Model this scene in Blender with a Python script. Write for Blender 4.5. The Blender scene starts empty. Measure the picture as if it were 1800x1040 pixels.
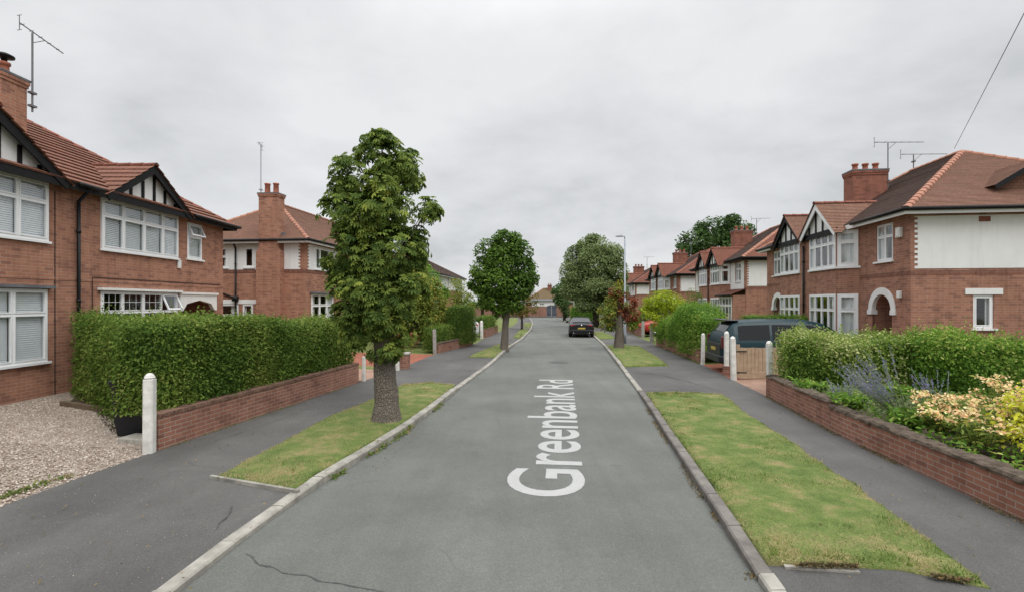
import bpy, math, random
import numpy as np
from mathutils import Vector, Matrix, noise
R = math.radians
random.seed(11); rng = np.random.default_rng(11)
S = bpy.context.scene
COL = S.collection
V = Vector

# ------------------------------------------------------------------ mesh builder
class MB:
    def __init__(s): s.v = []; s.f = []; s.m = []; s.M = None
    def add(s, vs, fs, m=0):
        b = len(s.v)
        for p in vs:
            p = V(p)
            s.v.append(tuple(s.M @ p) if s.M is not None else tuple(p))
        for f in fs: s.f.append(tuple(b + i for i in f)); s.m.append(m)
    def quad(s, a, b, c, d, m=0): s.add([a, b, c, d], [(0, 1, 2, 3)], m)
    def poly(s, pts, m=0): s.add(pts, [tuple(range(len(pts)))], m)
    def box(s, x0, x1, y0, y1, z0, z1, m=0):
        s.add([(x0,y0,z0),(x1,y0,z0),(x1,y1,z0),(x0,y1,z0),(x0,y0,z1),(x1,y0,z1),(x1,y1,z1),(x0,y1,z1)],
              [(0,3,2,1),(4,5,6,7),(0,1,5,4),(1,2,6,5),(2,3,7,6),(3,0,4,7)], m)
    def prism(s, pts, ext, m=0):
        n = len(pts); e = V(ext)
        a = [V(p) for p in pts]; b = [p + e for p in a]
        s.add(a + b, [tuple(range(n))[::-1], tuple(range(n, 2*n))] + [(i, (i+1) % n, n + (i+1) % n, n + i) for i in range(n)], m)
    def bar(s, p, q, w, h, m=0, up=(0,0,1)):
        p = V(p); q = V(q); d = (q - p).normalized(); sd = d.cross(V(up))
        if sd.length < 1e-4: sd = d.cross(V((1,0,0)))
        sd.normalize(); u = sd.cross(d).normalized(); a = sd*w/2; b = u*h/2
        s.prism([p-a-b, p+a-b, p+a+b, p-a+b], q-p, m)
    def tube(s, path, rad, n=8, m=0, cap=True):
        path = [V(p) for p in path]
        if not hasattr(rad, '__len__'): rad = [rad]*len(path)
        rings = []; vs = []; fs = []; prev = None
        for i, p in enumerate(path):
            d = (path[min(i+1, len(path)-1)] - path[max(i-1, 0)]).normalized()
            a = prev if prev is not None else (V((0,0,1)) if abs(d.z) < .9 else V((1,0,0)))
            x = d.cross(a)
            if x.length < 1e-4: x = d.cross(V((0,1,0)))
            x.normalize(); y = x.cross(d).normalized(); prev = y
            for k in range(n):
                t = 2*math.pi*k/n; vs.append(p + (x*math.cos(t) + y*math.sin(t))*rad[i])
        for i in range(len(path)-1):
            for k in range(n):
                fs.append((i*n+k, i*n+(k+1) % n, (i+1)*n+(k+1) % n, (i+1)*n+k))
        if cap: fs.append(tuple(range(n))[::-1]); fs.append(tuple(range((len(path)-1)*n, len(path)*n)))
        s.add(vs, fs, m)
    def lathe(s, prof, c=(0,0,0), n=16, m=0):
        c = V(c); vs = []; fs = []
        for r, z in prof:
            for k in range(n):
                t = 2*math.pi*k/n; vs.append(c + V((r*math.cos(t), r*math.sin(t), z)))
        for i in range(len(prof)-1):
            for k in range(n): fs.append((i*n+k, i*n+(k+1) % n, (i+1)*n+(k+1) % n, (i+1)*n+k))
        fs.append(tuple(range(n))[::-1]); fs.append(tuple(range((len(prof)-1)*n, len(prof)*n)))
        s.add(vs, fs, m)
    def build(s, name, mats, parent=None, smooth=False, loc=None, rz=0, bevel=0):
        me = bpy.data.meshes.new(name)
        me.from_pydata(s.v, [], s.f)
        if not isinstance(mats, (list, tuple)): mats = [mats]
        for m in mats: me.materials.append(m)
        me.polygons.foreach_set('material_index', s.m)
        if smooth: me.polygons.foreach_set('use_smooth', [True]*len(s.f))
        uvmap(me)
        o = bpy.data.objects.new(name, me); COL.objects.link(o)
        if parent is not None: o.parent = parent
        if loc is not None: o.location = loc
        o.rotation_euler.z = rz
        if bevel:
            b = o.modifiers.new('Bevel', 'BEVEL'); b.width = bevel; b.segments = 2; b.limit_method = 'ANGLE'; b.angle_limit = R(40)
        return o

def uvmap(me):
    nl = len(me.loops)
    if nl == 0: return
    co = np.empty(len(me.vertices)*3); me.vertices.foreach_get('co', co); co = co.reshape(-1, 3)
    vi = np.empty(nl, dtype=np.int32); me.loops.foreach_get('vertex_index', vi)
    npoly = len(me.polygons)
    nn = np.empty(npoly*3); me.polygons.foreach_get('normal', nn); nn = nn.reshape(-1, 3)
    lt = np.empty(npoly, dtype=np.int32); me.polygons.foreach_get('loop_total', lt)
    pi = np.repeat(np.arange(npoly), lt)
    hl = np.hypot(nn[:,0], nn[:,1]); flat = hl < .12
    t = np.stack([-nn[:,1], nn[:,0], np.zeros(npoly)], 1)
    t[flat] = (1,0,0); t /= np.linalg.norm(t, axis=1)[:,None]
    b = np.cross(nn, t); b[flat] = (0,1,0)
    p = co[vi]
    uv = np.stack([(p*t[pi]).sum(1), (p*b[pi]).sum(1)], 1)
    l = me.uv_layers.new(name='UVMap'); l.data.foreach_set('uv', uv.ravel())

def tag(o, label=None, cat=None, group=None, kind=None):
    if label: o['label'] = label
    if cat: o['category'] = cat
    if group: o['group'] = group
    if kind: o['kind'] = kind
    return o
def empty(name, loc=(0,0,0), rz=0, label=None, cat=None, group=None):
    o = bpy.data.objects.new(name, None); COL.objects.link(o)
    o.location = loc; o.rotation_euler.z = rz; o.empty_display_size = .3
    return tag(o, label, cat, group)
def copy_tree(o, parent=None):
    c = o.copy(); COL.objects.link(c); c.parent = parent
    for ch in list(o.children): copy_tree(ch, c)
    return c
def frame(o, u):
    """plane frame: x along u, y inward, z up"""
    u = V(u).normalized(); z = V((0,0,1)); n = z.cross(u)
    M = Matrix(((u.x, n.x, 0, o[0]), (u.y, n.y, 0, o[1]), (0, 0, 1, o[2]), (0,0,0,1)))
    return M

# ------------------------------------------------------------------ materials
class NT:
    def __init__(s, name):
        s.mat = bpy.data.materials.new(name); s.mat.use_nodes = True
        s.nt = s.mat.node_tree; s.b = s.nt.nodes['Principled BSDF']; s.out = s.nt.nodes['Material Output']
    def n(s, t, **kw):
        x = s.nt.nodes.new(t)
        for k, v in kw.items():
            if k.startswith('_'): setattr(x, k[1:], v)
            else:
                key = k.replace('__', ' ')
                inp = x.inputs[int(key[1:])] if key[0] == 'i' and key[1:].isdigit() else x.inputs[key]
                if hasattr(v, 'is_output'): s.nt.links.new(v, inp)
                else: inp.default_value = v
        return x
    def link(s, a, b): s.nt.links.new(a, b)
    def coord(s, which='Object'): return s.n('ShaderNodeTexCoord').outputs[which]
    def noise(s, vec, scale, detail=4, rough=.55): return s.n('ShaderNodeTexNoise', Vector=vec, Scale=scale, Detail=detail, Roughness=rough).outputs['Fac']
    def ramp(s, fac, stops):
        r = s.n('ShaderNodeValToRGB', Fac=fac); e = r.color_ramp.elements
        while len(e) > 2: e.remove(e[-1])
        for i, (p, c) in enumerate(stops):
            if i >= 2: e.new(p)
            e[i].position = p
            c = (c, c, c) if not hasattr(c, '__len__') else c
            e[i].color = (*c[:3], 1)
        return r.outputs['Color']
    def mix(s, fac, a, b, mode='MIX'):
        x = s.n('ShaderNodeMix', _data_type='RGBA', _blend_type=mode)
        for i, v in ((0, fac), (6, a), (7, b)):
            if hasattr(v, 'is_output'): s.link(v, x.inputs[i])
            else: x.inputs[i].default_value = v if i == 0 else (*v[:3], 1)
        return x.outputs[2]
    def math(s, op, a, b=0.0):
        x = s.n('ShaderNodeMath', _operation=op)
        for i, v in ((0, a), (1, b)):
            if hasattr(v, 'is_output'): s.link(v, x.inputs[i])
            else: x.inputs[i].default_value = v
        return x.outputs[0]
    def bump(s, h, strength=.3, dist=.01):
        b = s.n('ShaderNodeBump', Height=h, Strength=strength, Distance=dist); s.link(b.outputs[0], s.b.inputs['Normal'])
    def base(s, c, rough=.6, spec=.5, metal=0):
        if hasattr(c, 'is_output'): s.link(c, s.b.inputs['Base Color'])
        else: s.b.inputs['Base Color'].default_value = (*c, 1)
        if hasattr(rough, 'is_output'): s.link(rough, s.b.inputs['Roughness'])
        else: s.b.inputs['Roughness'].default_value = rough
        s.b.inputs['Specular IOR Level'].default_value = spec
        s.b.inputs['Metallic'].default_value = metal
        return s.mat

def paint(name, c, rough=.5, var=.12, scale=3.0, spec=.4, bump=.0):
    t = NT(name); co = t.coord()
    n = t.noise(co, scale, 6, .65); n2 = t.noise(co, scale*9, 3)
    col = t.mix(t.ramp(n, [(.35, 0), (.7, 1)]), [x*(1-var) for x in c], [min(1, x*(1+var)) for x in c])
    col = t.mix(t.math('MULTIPLY', n2, .25), col, [x*.7 for x in c])
    if bump: t.bump(n2, bump, .01)
    return t.base(col, rough, spec)

def brick_mat(name, c1, c2, mortar, dirt=.35, bw=.225, rh=.075, ms=.006, basez=None):
    t = NT(name); uv = t.coord('UV'); ob = t.coord()
    wob = t.n('ShaderNodeTexNoise', Vector=ob, Scale=14.0, Detail=2.0)
    uv2 = t.n('ShaderNodeMixRGB', _blend_type='LINEAR_LIGHT', Fac=.0035, Color1=uv, Color2=wob.outputs['Color']).outputs[0]
    b = t.n('ShaderNodeTexBrick', Vector=uv2, Scale=1.0, Color1=(*c1, 1), Color2=(*c2, 1), Mortar=(*mortar, 1))
    b.inputs['Brick Width'].default_value = bw; b.inputs['Row Height'].default_value = rh; b.inputs['Mortar Size'].default_value = ms
    b.inputs['Mortar Smooth'].default_value = .25; b.inputs['Bias'].default_value = -.15
    big = t.noise(ob, .9, 5, .6); fine = t.noise(ob, 45, 3)
    col = t.mix(t.ramp(big, [(.35, 0), (.75, 1)]), b.outputs['Color'], [x*.62 for x in c1])
    col2 = t.mix(dirt, b.outputs['Color'], col)
    # odd darker bricks
    cell = t.n('ShaderNodeTexBrick', Vector=uv2, Scale=1.0, Color1=(0,0,0,1), Color2=(1,1,1,1), Mortar=(.5,.5,.5,1))
    cell.inputs['Brick Width'].default_value = bw; cell.inputs['Row Height'].default_value = rh; cell.inputs['Mortar Size'].default_value = 0
    odd = t.ramp(cell.outputs['Color'], [(.72, 0), (.92, 1)])
    col3 = t.mix(t.math('MULTIPLY', odd, .45), col2, (c1[0]*.45, c1[1]*.5, c1[2]*.6))
    col4 = t.mix(t.math('MULTIPLY', fine, .35), col3, [x*.72 for x in c1])
    sk = t.noise(t.n('ShaderNodeMapping', Vector=ob, Scale=(2.2,2.2,.3)).outputs[0], 1.6, 6, .7)
    col4 = t.mix(.8, col4, t.mix(1.0, col4, t.ramp(sk, [(.3, (.66,.64,.62)), (.55, (1,1,1)), (.75, (1.0,1.0,.98))]), 'MULTIPLY'))
    h = t.math('ADD', t.math('MULTIPLY', b.outputs['Fac'], -1.0), t.math('MULTIPLY', fine, .5))
    t.bump(h, .5, .008)
    return t.base(col4, .88, .2)

def tile_mat(name, c1, c2, dark, tw=.165, th=.1, off=.5, roll=False, moss=.2, mosscol=(.12,.11,.05)):
    t = NT(name); uv = t.coord('UV'); ob = t.coord()
    b = t.n('ShaderNodeTexBrick', Vector=uv, Scale=1.0, Color1=(*c1, 1), Color2=(*c2, 1), Mortar=(*dark, 1), _offset=off)
    b.inputs['Brick Width'].default_value = tw; b.inputs['Row Height'].default_value = th; b.inputs['Mortar Size'].default_value = .006
    b.inputs['Mortar Smooth'].default_value = .3
    big = t.noise(ob, 1.3, 6, .65); fine = t.noise(ob, 30, 3)
    col = t.mix(t.ramp(big, [(.3, 0), (.75, .8)]), b.outputs['Color'], [x*.6 for x in c1])
    m2 = t.noise(ob, 2.4, 6, .7)
    col = t.mix(t.math('MULTIPLY', t.ramp(m2, [(.5, 0), (.72, 1)]), moss), col, mosscol)
    col = t.mix(t.math('MULTIPLY', fine, .35), col, [x*.6 for x in c2])
    h = t.math('MULTIPLY', b.outputs['Fac'], -1.0)
    if roll:
        sx = t.n('ShaderNodeSeparateXYZ', Vector=uv)
        w = t.math('SINE', t.math('MULTIPLY', sx.outputs[0], 2*math.pi/tw*2))
        h = t.math('ADD', h, w)
    t.bump(t.math('ADD', h, fine), .7, .02)
    return t.base(col, .85, .25)

def leaf_mat(name, lo, hi, alt=None, altp=.9, trans=.38, rough=.6):
    t = NT(name)
    lo, hi, alt = [None if c is None else tuple(min(.9, x*1.14) for x in c) for c in (lo, hi, alt)]
    a = t.n('ShaderNodeAttribute', _attribute_name='rnd').outputs['Fac']
    st = [(0, lo), (.75, hi)]
    if alt: st = [(0, lo), (altp-.08, hi), (altp, alt)]
    col = t.ramp(a, st)
    col = t.mix(t.math('MULTIPLY', t.noise(t.coord(), 1.7, 3), .45), col, [x*.75 for x in lo])
    t.base(col, rough, .15)
    tr = t.n('ShaderNodeBsdfTranslucent', Color=col)
    mx = t.n('ShaderNodeMixShader', Fac=trans, i1=t.b.outputs[0], i2=tr.outputs[0])
    t.link(mx.outputs[0], t.out.inputs['Surface'])
    return t.mat

def ground_mat(name, stops, scale, fscale=60, rough=.95, bump=.4, dist=.01, mid=None, fine=.35, fdark=.6):
    t = NT(name); ob = t.coord()
    n = t.noise(ob, scale, 7, .65)
    col = t.ramp(n, stops)
    f = t.noise(ob, fscale, 4, .7)
    fc = t.ramp(f, [(.3, fdark), (.7, 1.0/fdark*.8)])
    col = t.mix(fine, col, t.mix(1.0, col, fc, 'MULTIPLY'))
    if mid:
        m = t.noise(ob, mid, 5, .7)
        col = t.mix(.5, col, t.mix(1.0, col, t.ramp(m, [(.3, .7), (.7, 1.25)]), 'MULTIPLY'))
    t.bump(f, bump, dist)
    return t.base(col, rough, .25)

def asphalt_mat(name, c, tint, patch=.25):
    t = NT(name); ob = t.coord()
    n = t.noise(ob, .35, 6, .6); m = t.noise(ob, 2.6, 6, .7)
    v = t.n('ShaderNodeTexVoronoi', Vector=ob, Scale=130.0)
    g = t.n('ShaderNodeSeparateColor', Color=v.outputs['Color']).outputs[0]
    f = t.noise(ob, 220, 2, .6)
    col = t.mix(t.ramp(n, [(.35, 0), (.7, 1)]), [x*(1-patch) for x in c], [x*(1+patch*.6) for x in c])
    col = t.mix(t.math('MULTIPLY', t.ramp(m, [(.4, 0), (.75, 1)]), .35), col, tint)
    col = t.mix(.55, col, t.mix(1.0, col, t.ramp(g, [(0, .6), (.6, 1.0), (1, 1.5)]), 'MULTIPLY'))
    st = t.ramp(t.noise(ob, 1.1, 8, .75), [(.56, 0), (.66, 1)])
    col = t.mix(t.math('MULTIPLY', st, .4), col, [x*.6 for x in c])
    lg = t.ramp(t.noise(ob, 16, 3, .6), [(.70, 0), (.75, .5)])
    col = t.mix(t.math('MULTIPLY', lg, .5), col, [min(1, x*1.7) for x in c])
    wt = t.noise(t.n('ShaderNodeMapping', Vector=ob, Rotation=(0,0,R(7)), Scale=(1.5,.07,1)).outputs[0], 1.0, 5, .65)
    col = t.mix(.7, col, t.mix(1.0, col, t.ramp(wt, [(.3, .84), (.7, 1.1)]), 'MULTIPLY'))
    # thin cracks
    e = t.n('ShaderNodeTexVoronoi', Vector=t.n('ShaderNodeMixRGB', _blend_type='LINEAR_LIGHT', Fac=.25, Color1=ob, Color2=t.n('ShaderNodeTexNoise', Vector=ob, Scale=1.4, Detail=5.0).outputs['Color']).outputs[0], Scale=.22, _feature='DISTANCE_TO_EDGE').outputs['Distance']
    ck = t.math('MULTIPLY', t.ramp(e, [(.0, 1), (.004, 0)]), t.ramp(n, [(.5, 0), (.6, .5)]))
    col = t.mix(ck, col, [x*.35 for x in c])
    t.bump(t.math('ADD', g, f), .45, .006)
    return t.base(col, .82, .35)

M = {}
M['brick'] = brick_mat('brick_house', (.45,.212,.135), (.275,.118,.080), (.42,.35,.29), .5)
M['brick2'] = brick_mat('brick_red', (.41,.198,.132), (.255,.114,.080), (.39,.32,.27), .45)
M['brick_wall'] = brick_mat('brick_garden', (.34,.155,.105), (.235,.10,.072), (.38,.32,.27), .5, ms=.009)
M['tile_near'] = tile_mat('tile_near', (.29,.130,.086), (.215,.098,.068), (.03,.016,.012), .3, .3, 0, True, .35, (.16,.12,.08))
M['tile'] = tile_mat('tile_plain', (.32,.172,.118), (.235,.122,.085), (.07,.035,.025), moss=.35, mosscol=(.13,.11,.06))
M['tile_red'] = tile_mat('tile_red', (.29,.118,.080), (.225,.09,.062), (.06,.03,.02), moss=.2)
M['tile_grey'] = tile_mat('tile_grey', (.13,.082,.065), (.105,.062,.05), (.05,.03,.025), moss=.35, mosscol=(.09,.08,.055))
M['ridge_orange'] = paint('terracotta', (.36,.165,.105), .8, .25, 4)
M['ridge_red'] = paint('ridge_red', (.24,.085,.055), .85, .25, 4)
M['pot'] = paint('chimney_pot', (.33,.11,.065), .8, .25, 5)
def render_mat():
    t = NT('white_render'); ob = t.coord(); n = t.noise(ob, 1.2, 6, .65)
    sk = t.noise(t.n('ShaderNodeMapping', Vector=ob, Scale=(3,3,.22)).outputs[0], 1.5, 6, .7)
    col = t.mix(t.ramp(n, [(.35, 0), (.75, 1)]), (.76,.76,.75), (.68,.68,.66))
    col = t.mix(t.ramp(sk, [(.52, 0), (.78, .42)]), col, (.52,.51,.47))
    t.bump(t.noise(ob, 60, 3), .15, .006)
    return t.base(col, .9, .2)
M['render'] = render_mat()
M['white'] = paint('white_upvc', (.82,.83,.83), .35, .03, 2)
M['whitewood'] = paint('white_timber', (.76,.76,.73), .6, .08, 2)
M['whitepost'] = paint('white_post', (.70,.69,.64), .8, .24, 5, .2, .4)
M['black'] = paint('black_timber', (.009,.009,.010), .6, .3, 4, .2)
M['blackgloss'] = paint('black_pipe', (.010,.010,.010), .5, .3, 3, .25)
M['lead'] = paint('lead', (.13,.135,.15), .6, .25, 3)
M['concrete'] = paint('concrete', (.34,.33,.30), .9, .25, 5, .2, .35)
M['kerb'] = paint('kerb_stone', (.30,.285,.25), .9, .4, 3, .2, .5)
M['kerb_dark'] = paint('kerb_dark', (.17,.155,.14), .9, .35, 3, .2, .5)
M['stone'] = paint('mossy_stone', (.11,.085,.065), .95, .5, 9, .15, .9)
M['stonelight'] = paint('pale_stone', (.36,.34,.30), .95, .3, 8, .15, .7)
M['soil'] = ground_mat('soil', [(.3, (.045,.032,.022)), (.7, (.10,.075,.05))], 4, 40)
M['wood'] = paint('gate_wood', (.40,.29,.20), .8, .2, 6, .2, .3)
M['woodold'] = paint('old_timber', (.15,.11,.075), .9, .3, 6, .2, .5)
M['metal'] = paint('grey_steel', (.33,.36,.40), .45, .08, 3); 
M['darkmetal'] = paint('aerial_metal', (.16,.16,.165), .5, .15, 6)
M['slate_gate'] = paint('slate_gate', (.045,.055,.08), .5, .15, 3)
M['blackplastic'] = paint('black_plastic', (.013,.014,.018), .4, .2, 4)
M['rubber'] = paint('rubber', (.014,.014,.014), .8, .2, 8)
def overlay_text_mat():  # greyed white for the map overlay lettering, no real paint on the road
    t = NT('overlay_text'); ob = t.coord(); n = t.noise(ob, 95, 4, .7); m = t.noise(ob, 5, 5, .65)
    fade = t.math('MULTIPLY', t.ramp(n, [(.42, 1), (.56, 0)]), t.ramp(m, [(.3, .25), (.65, .75)]))
    t.bump(n, .4, .005)
    return t.base(t.mix(fade, (.42,.42,.41), (.21,.21,.20)), .85, .2)
M['overlaytext'] = overlay_text_mat()
M['tar'] = paint('tar', (.060,.062,.059), .7, .3, 8)
M['castiron'] = paint('cast_iron', (.095,.096,.09), .75, .3, 10, .3, .6)
M['road'] = asphalt_mat('asphalt_road', (.138,.143,.130), (.120,.124,.113))
M['pave'] = asphalt_mat('asphalt_pavement', (.106,.103,.097), (.083,.080,.076), .35)
M['curtain'] = paint('curtain', (.78,.78,.75), .9, .08, 3)
M['blind'] = paint('blind', (.92,.93,.93), .6, .05, 2)
M['room'] = paint('dark_room', (.018,.018,.02), .9, .2, 3)
M['door'] = paint('dark_door', (.035,.014,.012), .45, .2, 3)
M['redpave'] = brick_mat('block_paving', (.34,.12,.075), (.27,.10,.065), (.22,.14,.10), .3, .2, .1, .004)
M['tanpave'] = brick_mat('tan_paving', (.36,.23,.17), (.31,.19,.14), (.22,.16,.12), .3, .3, .3, .006)
M['dirt'] = ground_mat('dirt', [(.3, (.10,.08,.05)), (.7, (.19,.155,.10))], 3, 50)
M['lawn'] = ground_mat('lawn', [(.30, (.06,.10,.02)), (.50, (.115,.15,.04)), (.62, (.19,.175,.07)), (.74, (.27,.20,.11))], 2.6, 55, mid=11, fine=.8, bump=.8, dist=.02, fdark=.45)
M['fargrass'] = ground_mat('far_ground', [(.3, (.07,.085,.03)), (.7, (.14,.13,.06))], .3, 8)
def gravel_mat():
    t = NT('gravel'); ob = t.coord()
    v = t.n('ShaderNodeTexVoronoi', Vector=ob, Scale=42.0)
    g = t.n('ShaderNodeSeparateColor', Color=v.outputs['Color'])
    col = t.ramp(g.outputs[0], [(0, (.21,.16,.12)), (.45, (.39,.32,.26)), (1, (.56,.49,.42))])
    d = t.ramp(v.outputs['Distance'], [(.25, 1.0), (.6, .45)])
    col = t.mix(.55, col, t.mix(1.0, col, d, 'MULTIPLY'))
    col = t.mix(t.math('MULTIPLY', t.ramp(t.noise(ob, 1.1, 5), [(.4, 0), (.7, 1)]), .35), col, (.24,.19,.155))
    t.bump(t.math('MULTIPLY', v.outputs['Distance'], -1.0), .8, .02)
    return t.base(col, .9, .2)
M['gravel'] = gravel_mat()
def pebble_mat():
    t = NT('pebble'); a = t.n('ShaderNodeAttribute', _attribute_name='rnd').outputs['Fac']
    return t.base(t.ramp(a, [(0, (.21,.155,.115)), (.4, (.39,.315,.255)), (.8, (.51,.44,.37)), (1, (.66,.60,.53))]), .85, .25)
M['pebble'] = pebble_mat()
def glass_mat(name, tint=(.90,.93,.94), refl=.10):
    t = NT(name)
    fc = t.n('ShaderNodeLayerWeight', Blend=.5).outputs['Facing']; fr = t.math('MULTIPLY', t.math('POWER', fc, 4.0), .7)
    gl = t.n('ShaderNodeBsdfGlossy', Color=(.95,.97,1,1), Roughness=.03)
    tr = t.n('ShaderNodeBsdfTransparent', Color=(*tint, 1))
    nz = t.noise(t.coord(), 1.1, 2); b = t.n('ShaderNodeBump', Height=nz, Strength=.08, Distance=.05); t.link(b.outputs[0], gl.inputs['Normal'])
    fac = t.math('MINIMUM', t.math('ADD', t.math('MULTIPLY', fr, 1.2), refl), 1.0)
    mx = t.n('ShaderNodeMixShader', Fac=fac, i1=tr.outputs[0], i2=gl.outputs[0])
    t.link(mx.outputs[0], t.out.inputs['Surface'])
    return t.mat
M['glass'] = glass_mat('window_glass')
M['carglass'] = NT('car_glass').base((.010,.012,.014), .09, .45)
def carpaint(name, c):
    t = NT(name); m = t.base(c, .38, .3); t.b.inputs['Coat Weight'].default_value = .35; t.b.inputs['Coat Roughness'].default_value = .04
    return m
def carpaint2(name, c):
    m = carpaint(name, c); b = m.node_tree.nodes['Principled BSDF']; b.inputs['Coat Weight'].default_value = .12; b.inputs['Specular IOR Level'].default_value = .2; return m
M['car_black'] = carpaint('car_black', (.010,.010,.012))
M['car_teal'] = carpaint2('car_teal', (.006,.028,.036))
M['car_white'] = carpaint('car_white', (.72,.73,.74))
M['car_red'] = carpaint('car_red', (.38,.035,.03))
M['lamp_red'] = carpaint('lamp_red', (.55,.03,.04))
M['lamp_dark'] = carpaint('lamp_dark', (.09,.008,.01))
M['chrome'] = NT('chrome').base((.75,.75,.77), .15, .5, 1.0)
M['plate'] = paint('plate_yellow', (.50,.38,.07), .5, .05, 3)
def bark_mat(name, a, b):
    t = NT(name); ob = t.coord(); mp = t.n('ShaderNodeMapping', Vector=ob, Scale=(1,1,.42)).outputs[0]
    n = t.noise(mp, 24, 6, .7); m = t.noise(ob, 3, 5)
    v = t.n('ShaderNodeTexVoronoi', Vector=mp, Scale=30.0, _feature='DISTANCE_TO_EDGE').outputs['Distance']
    col = t.mix(n, a, b); col = t.mix(t.math('MULTIPLY', t.ramp(v, [(0, 1), (.10, 0)]), .45), col, [x*.35 for x in a])
    col = t.mix(t.math('MULTIPLY', t.ramp(m, [(.5, 0), (.7, 1)]), .3), col, (.10,.11,.06))
    t.bump(t.math('ADD', t.ramp(v, [(0, 0), (.2, 1)]), t.math('MULTIPLY', n, .6)), .9, .03)
    return t.base(col, .95, .15)
M['bark'] = bark_mat('bark', (.15,.125,.10), (.30,.26,.22))
M['bark_dark'] = bark_mat('bark_dark', (.06,.05,.04), (.13,.11,.09))
# ------------------------------------------------------------------ foliage
T4 = (np.array([(0,0,0),(-.30,.45,.09),(0,1,-.04),(.30,.45,.09)], float), [(0,3,2),(0,2,1)])
T6 = (np.array([(0,0,0),(-.25,.3,.08),(-.24,.68,.08),(0,1,-.10),(.24,.68,.08),(.25,.3,.08)], float), [(0,5,4,3),(0,3,2,1)])
TB = (np.array([(-.5,0,0),(.5,0,0),(0,1,0)], float), [(0,1,2)])
def palmate():
    vs = []; fs = []
    for a, L in ((-115,.5),(-75,.75),(-36,.92),(0,1.0),(36,.92),(75,.75),(115,.5)):
        a = R(a); b = len(vs); c, s_ = math.cos(a), math.sin(a)
        for x, y, z in ((0,.06,0),(-.10,.40,.05),(-.17,.72,.03),(0,1,-.12),(.17,.72,.03),(.10,.40,.05)):
            x *= L; y *= L
            vs.append((x*c + y*s_, -x*s_ + y*c, z - .30*(y*y)))
        fs += [(b,b+5,b+4,b+3),(b,b+3,b+2,b+1)]
    return (np.array(vs, float), fs)
TP = palmate()
def unit(a): return a/np.maximum(np.linalg.norm(a, axis=1), 1e-9)[:,None]

def leaf_arrays(P, N, size, tmpl, jit=.6, droop=0., svar=.35, narrow=1., rnd=None, tip=None):
    n = len(P); tv, tf = tmpl
    N = unit(N + jit*rng.normal(size=(n,3)))
    t = rng.normal(size=(n,3)) if tip is None else tip + .3*rng.normal(size=(n,3))
    t[:,2] -= droop
    t = unit(t - (t*N).sum(1)[:,None]*N); b = np.cross(t, N)
    s = (size*(1 + svar*rng.uniform(-1,1,n)))[:,None,None] if not hasattr(size, 'shape') else size[:,None,None]
    v = P[:,None,:] + s*(tv[None,:,0,None]*b[:,None,:]*narrow + tv[None,:,1,None]*t[:,None,:] + tv[None,:,2,None]*N[:,None,:])
    r = rng.uniform(0,1,n) if rnd is None else rnd
    return v.reshape(-1,3), tf, len(tv), n, r
def leaf_obj(name, sets, mat, parent=None, core=None):
    """sets: list of leaf_arrays; core: optional (verts, faces) appended"""
    vs = []; li = []; lt = []; at = []; off = 0
    for v, tf, k, n, r in sets:
        base = off + np.arange(n)*k
        for f in tf: pass
        per = [np.array(f) for f in tf]
        fl = np.concatenate(per)
        li.append((base[:,None] + fl[None,:]).ravel()); lt.append(np.tile([len(f) for f in tf], n)); at.append(np.repeat(r, len(tf)))
        vs.append(v); off += n*k
    if core is not None:
        cv, cf = core
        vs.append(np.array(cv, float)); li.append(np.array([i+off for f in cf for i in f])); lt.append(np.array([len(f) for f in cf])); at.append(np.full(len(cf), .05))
        off += len(cv)
    vs = np.concatenate(vs); li = np.concatenate(li).astype(np.int32); lt = np.concatenate(lt).astype(np.int32); at = np.concatenate(at)
    me = bpy.data.meshes.new(name)
    me.vertices.add(len(vs)); me.vertices.foreach_set('co', vs.ravel())
    me.loops.add(len(li)); me.loops.foreach_set('vertex_index', li)
    me.polygons.add(len(lt)); ls = np.concatenate([[0], np.cumsum(lt)[:-1]]).astype(np.int32)
    me.polygons.foreach_set('loop_start', ls)
    me.update(calc_edges=True)
    a = me.attributes.new('rnd', 'FLOAT', 'FACE'); a.data.foreach_set('value', at)
    me.materials.append(mat)
    o = bpy.data.objects.new(name, me); COL.objects.link(o)
    if parent is not None: o.parent = parent
    return o

def clump_points(cl, n, sub=14, spread=.28, shell=.55):
    """cl = (c, r): points in sub clusters near the shell of an ellipsoid -> P, outward N"""
    c, r = np.array(cl[0], float), np.array(cl[1], float)
    d = unit(rng.normal(size=(sub,3))); rad = rng.uniform(shell, 1, sub)**.7
    sc = d*rad[:,None]
    k = rng.integers(0, sub, n)
    p = sc[k] + rng.normal(size=(n,3))*spread*rng.uniform(.6,1.3,sub)[k][:,None]
    l = np.linalg.norm(p, axis=1); m = l > 1.12
    p[m] *= (1.12/l[m])[:,None]
    return c + p*r, unit(p/r*r.mean() + 1e-6), d[k]
def crown_sets(clumps, size, tmpl, up=.5, jit=.5, droop=.3, svar=.35, sub=14, spread=.28, shell=.55, huev=.35):
    sets = []
    for c, r, n in clumps:
        P, N, D = clump_points((c, r), n, sub, spread, shell)
        N = N + np.array([0,0,up])
        cl_r = rng.uniform(-huev/2, huev/2)
        rnd = np.clip(rng.uniform(0,1,n) + cl_r, 0, 1)
        tip = N*.6
        sets.append(leaf_arrays(P, N, size, tmpl, jit, droop, svar, rnd=rnd, tip=tip))
    return sets
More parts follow.
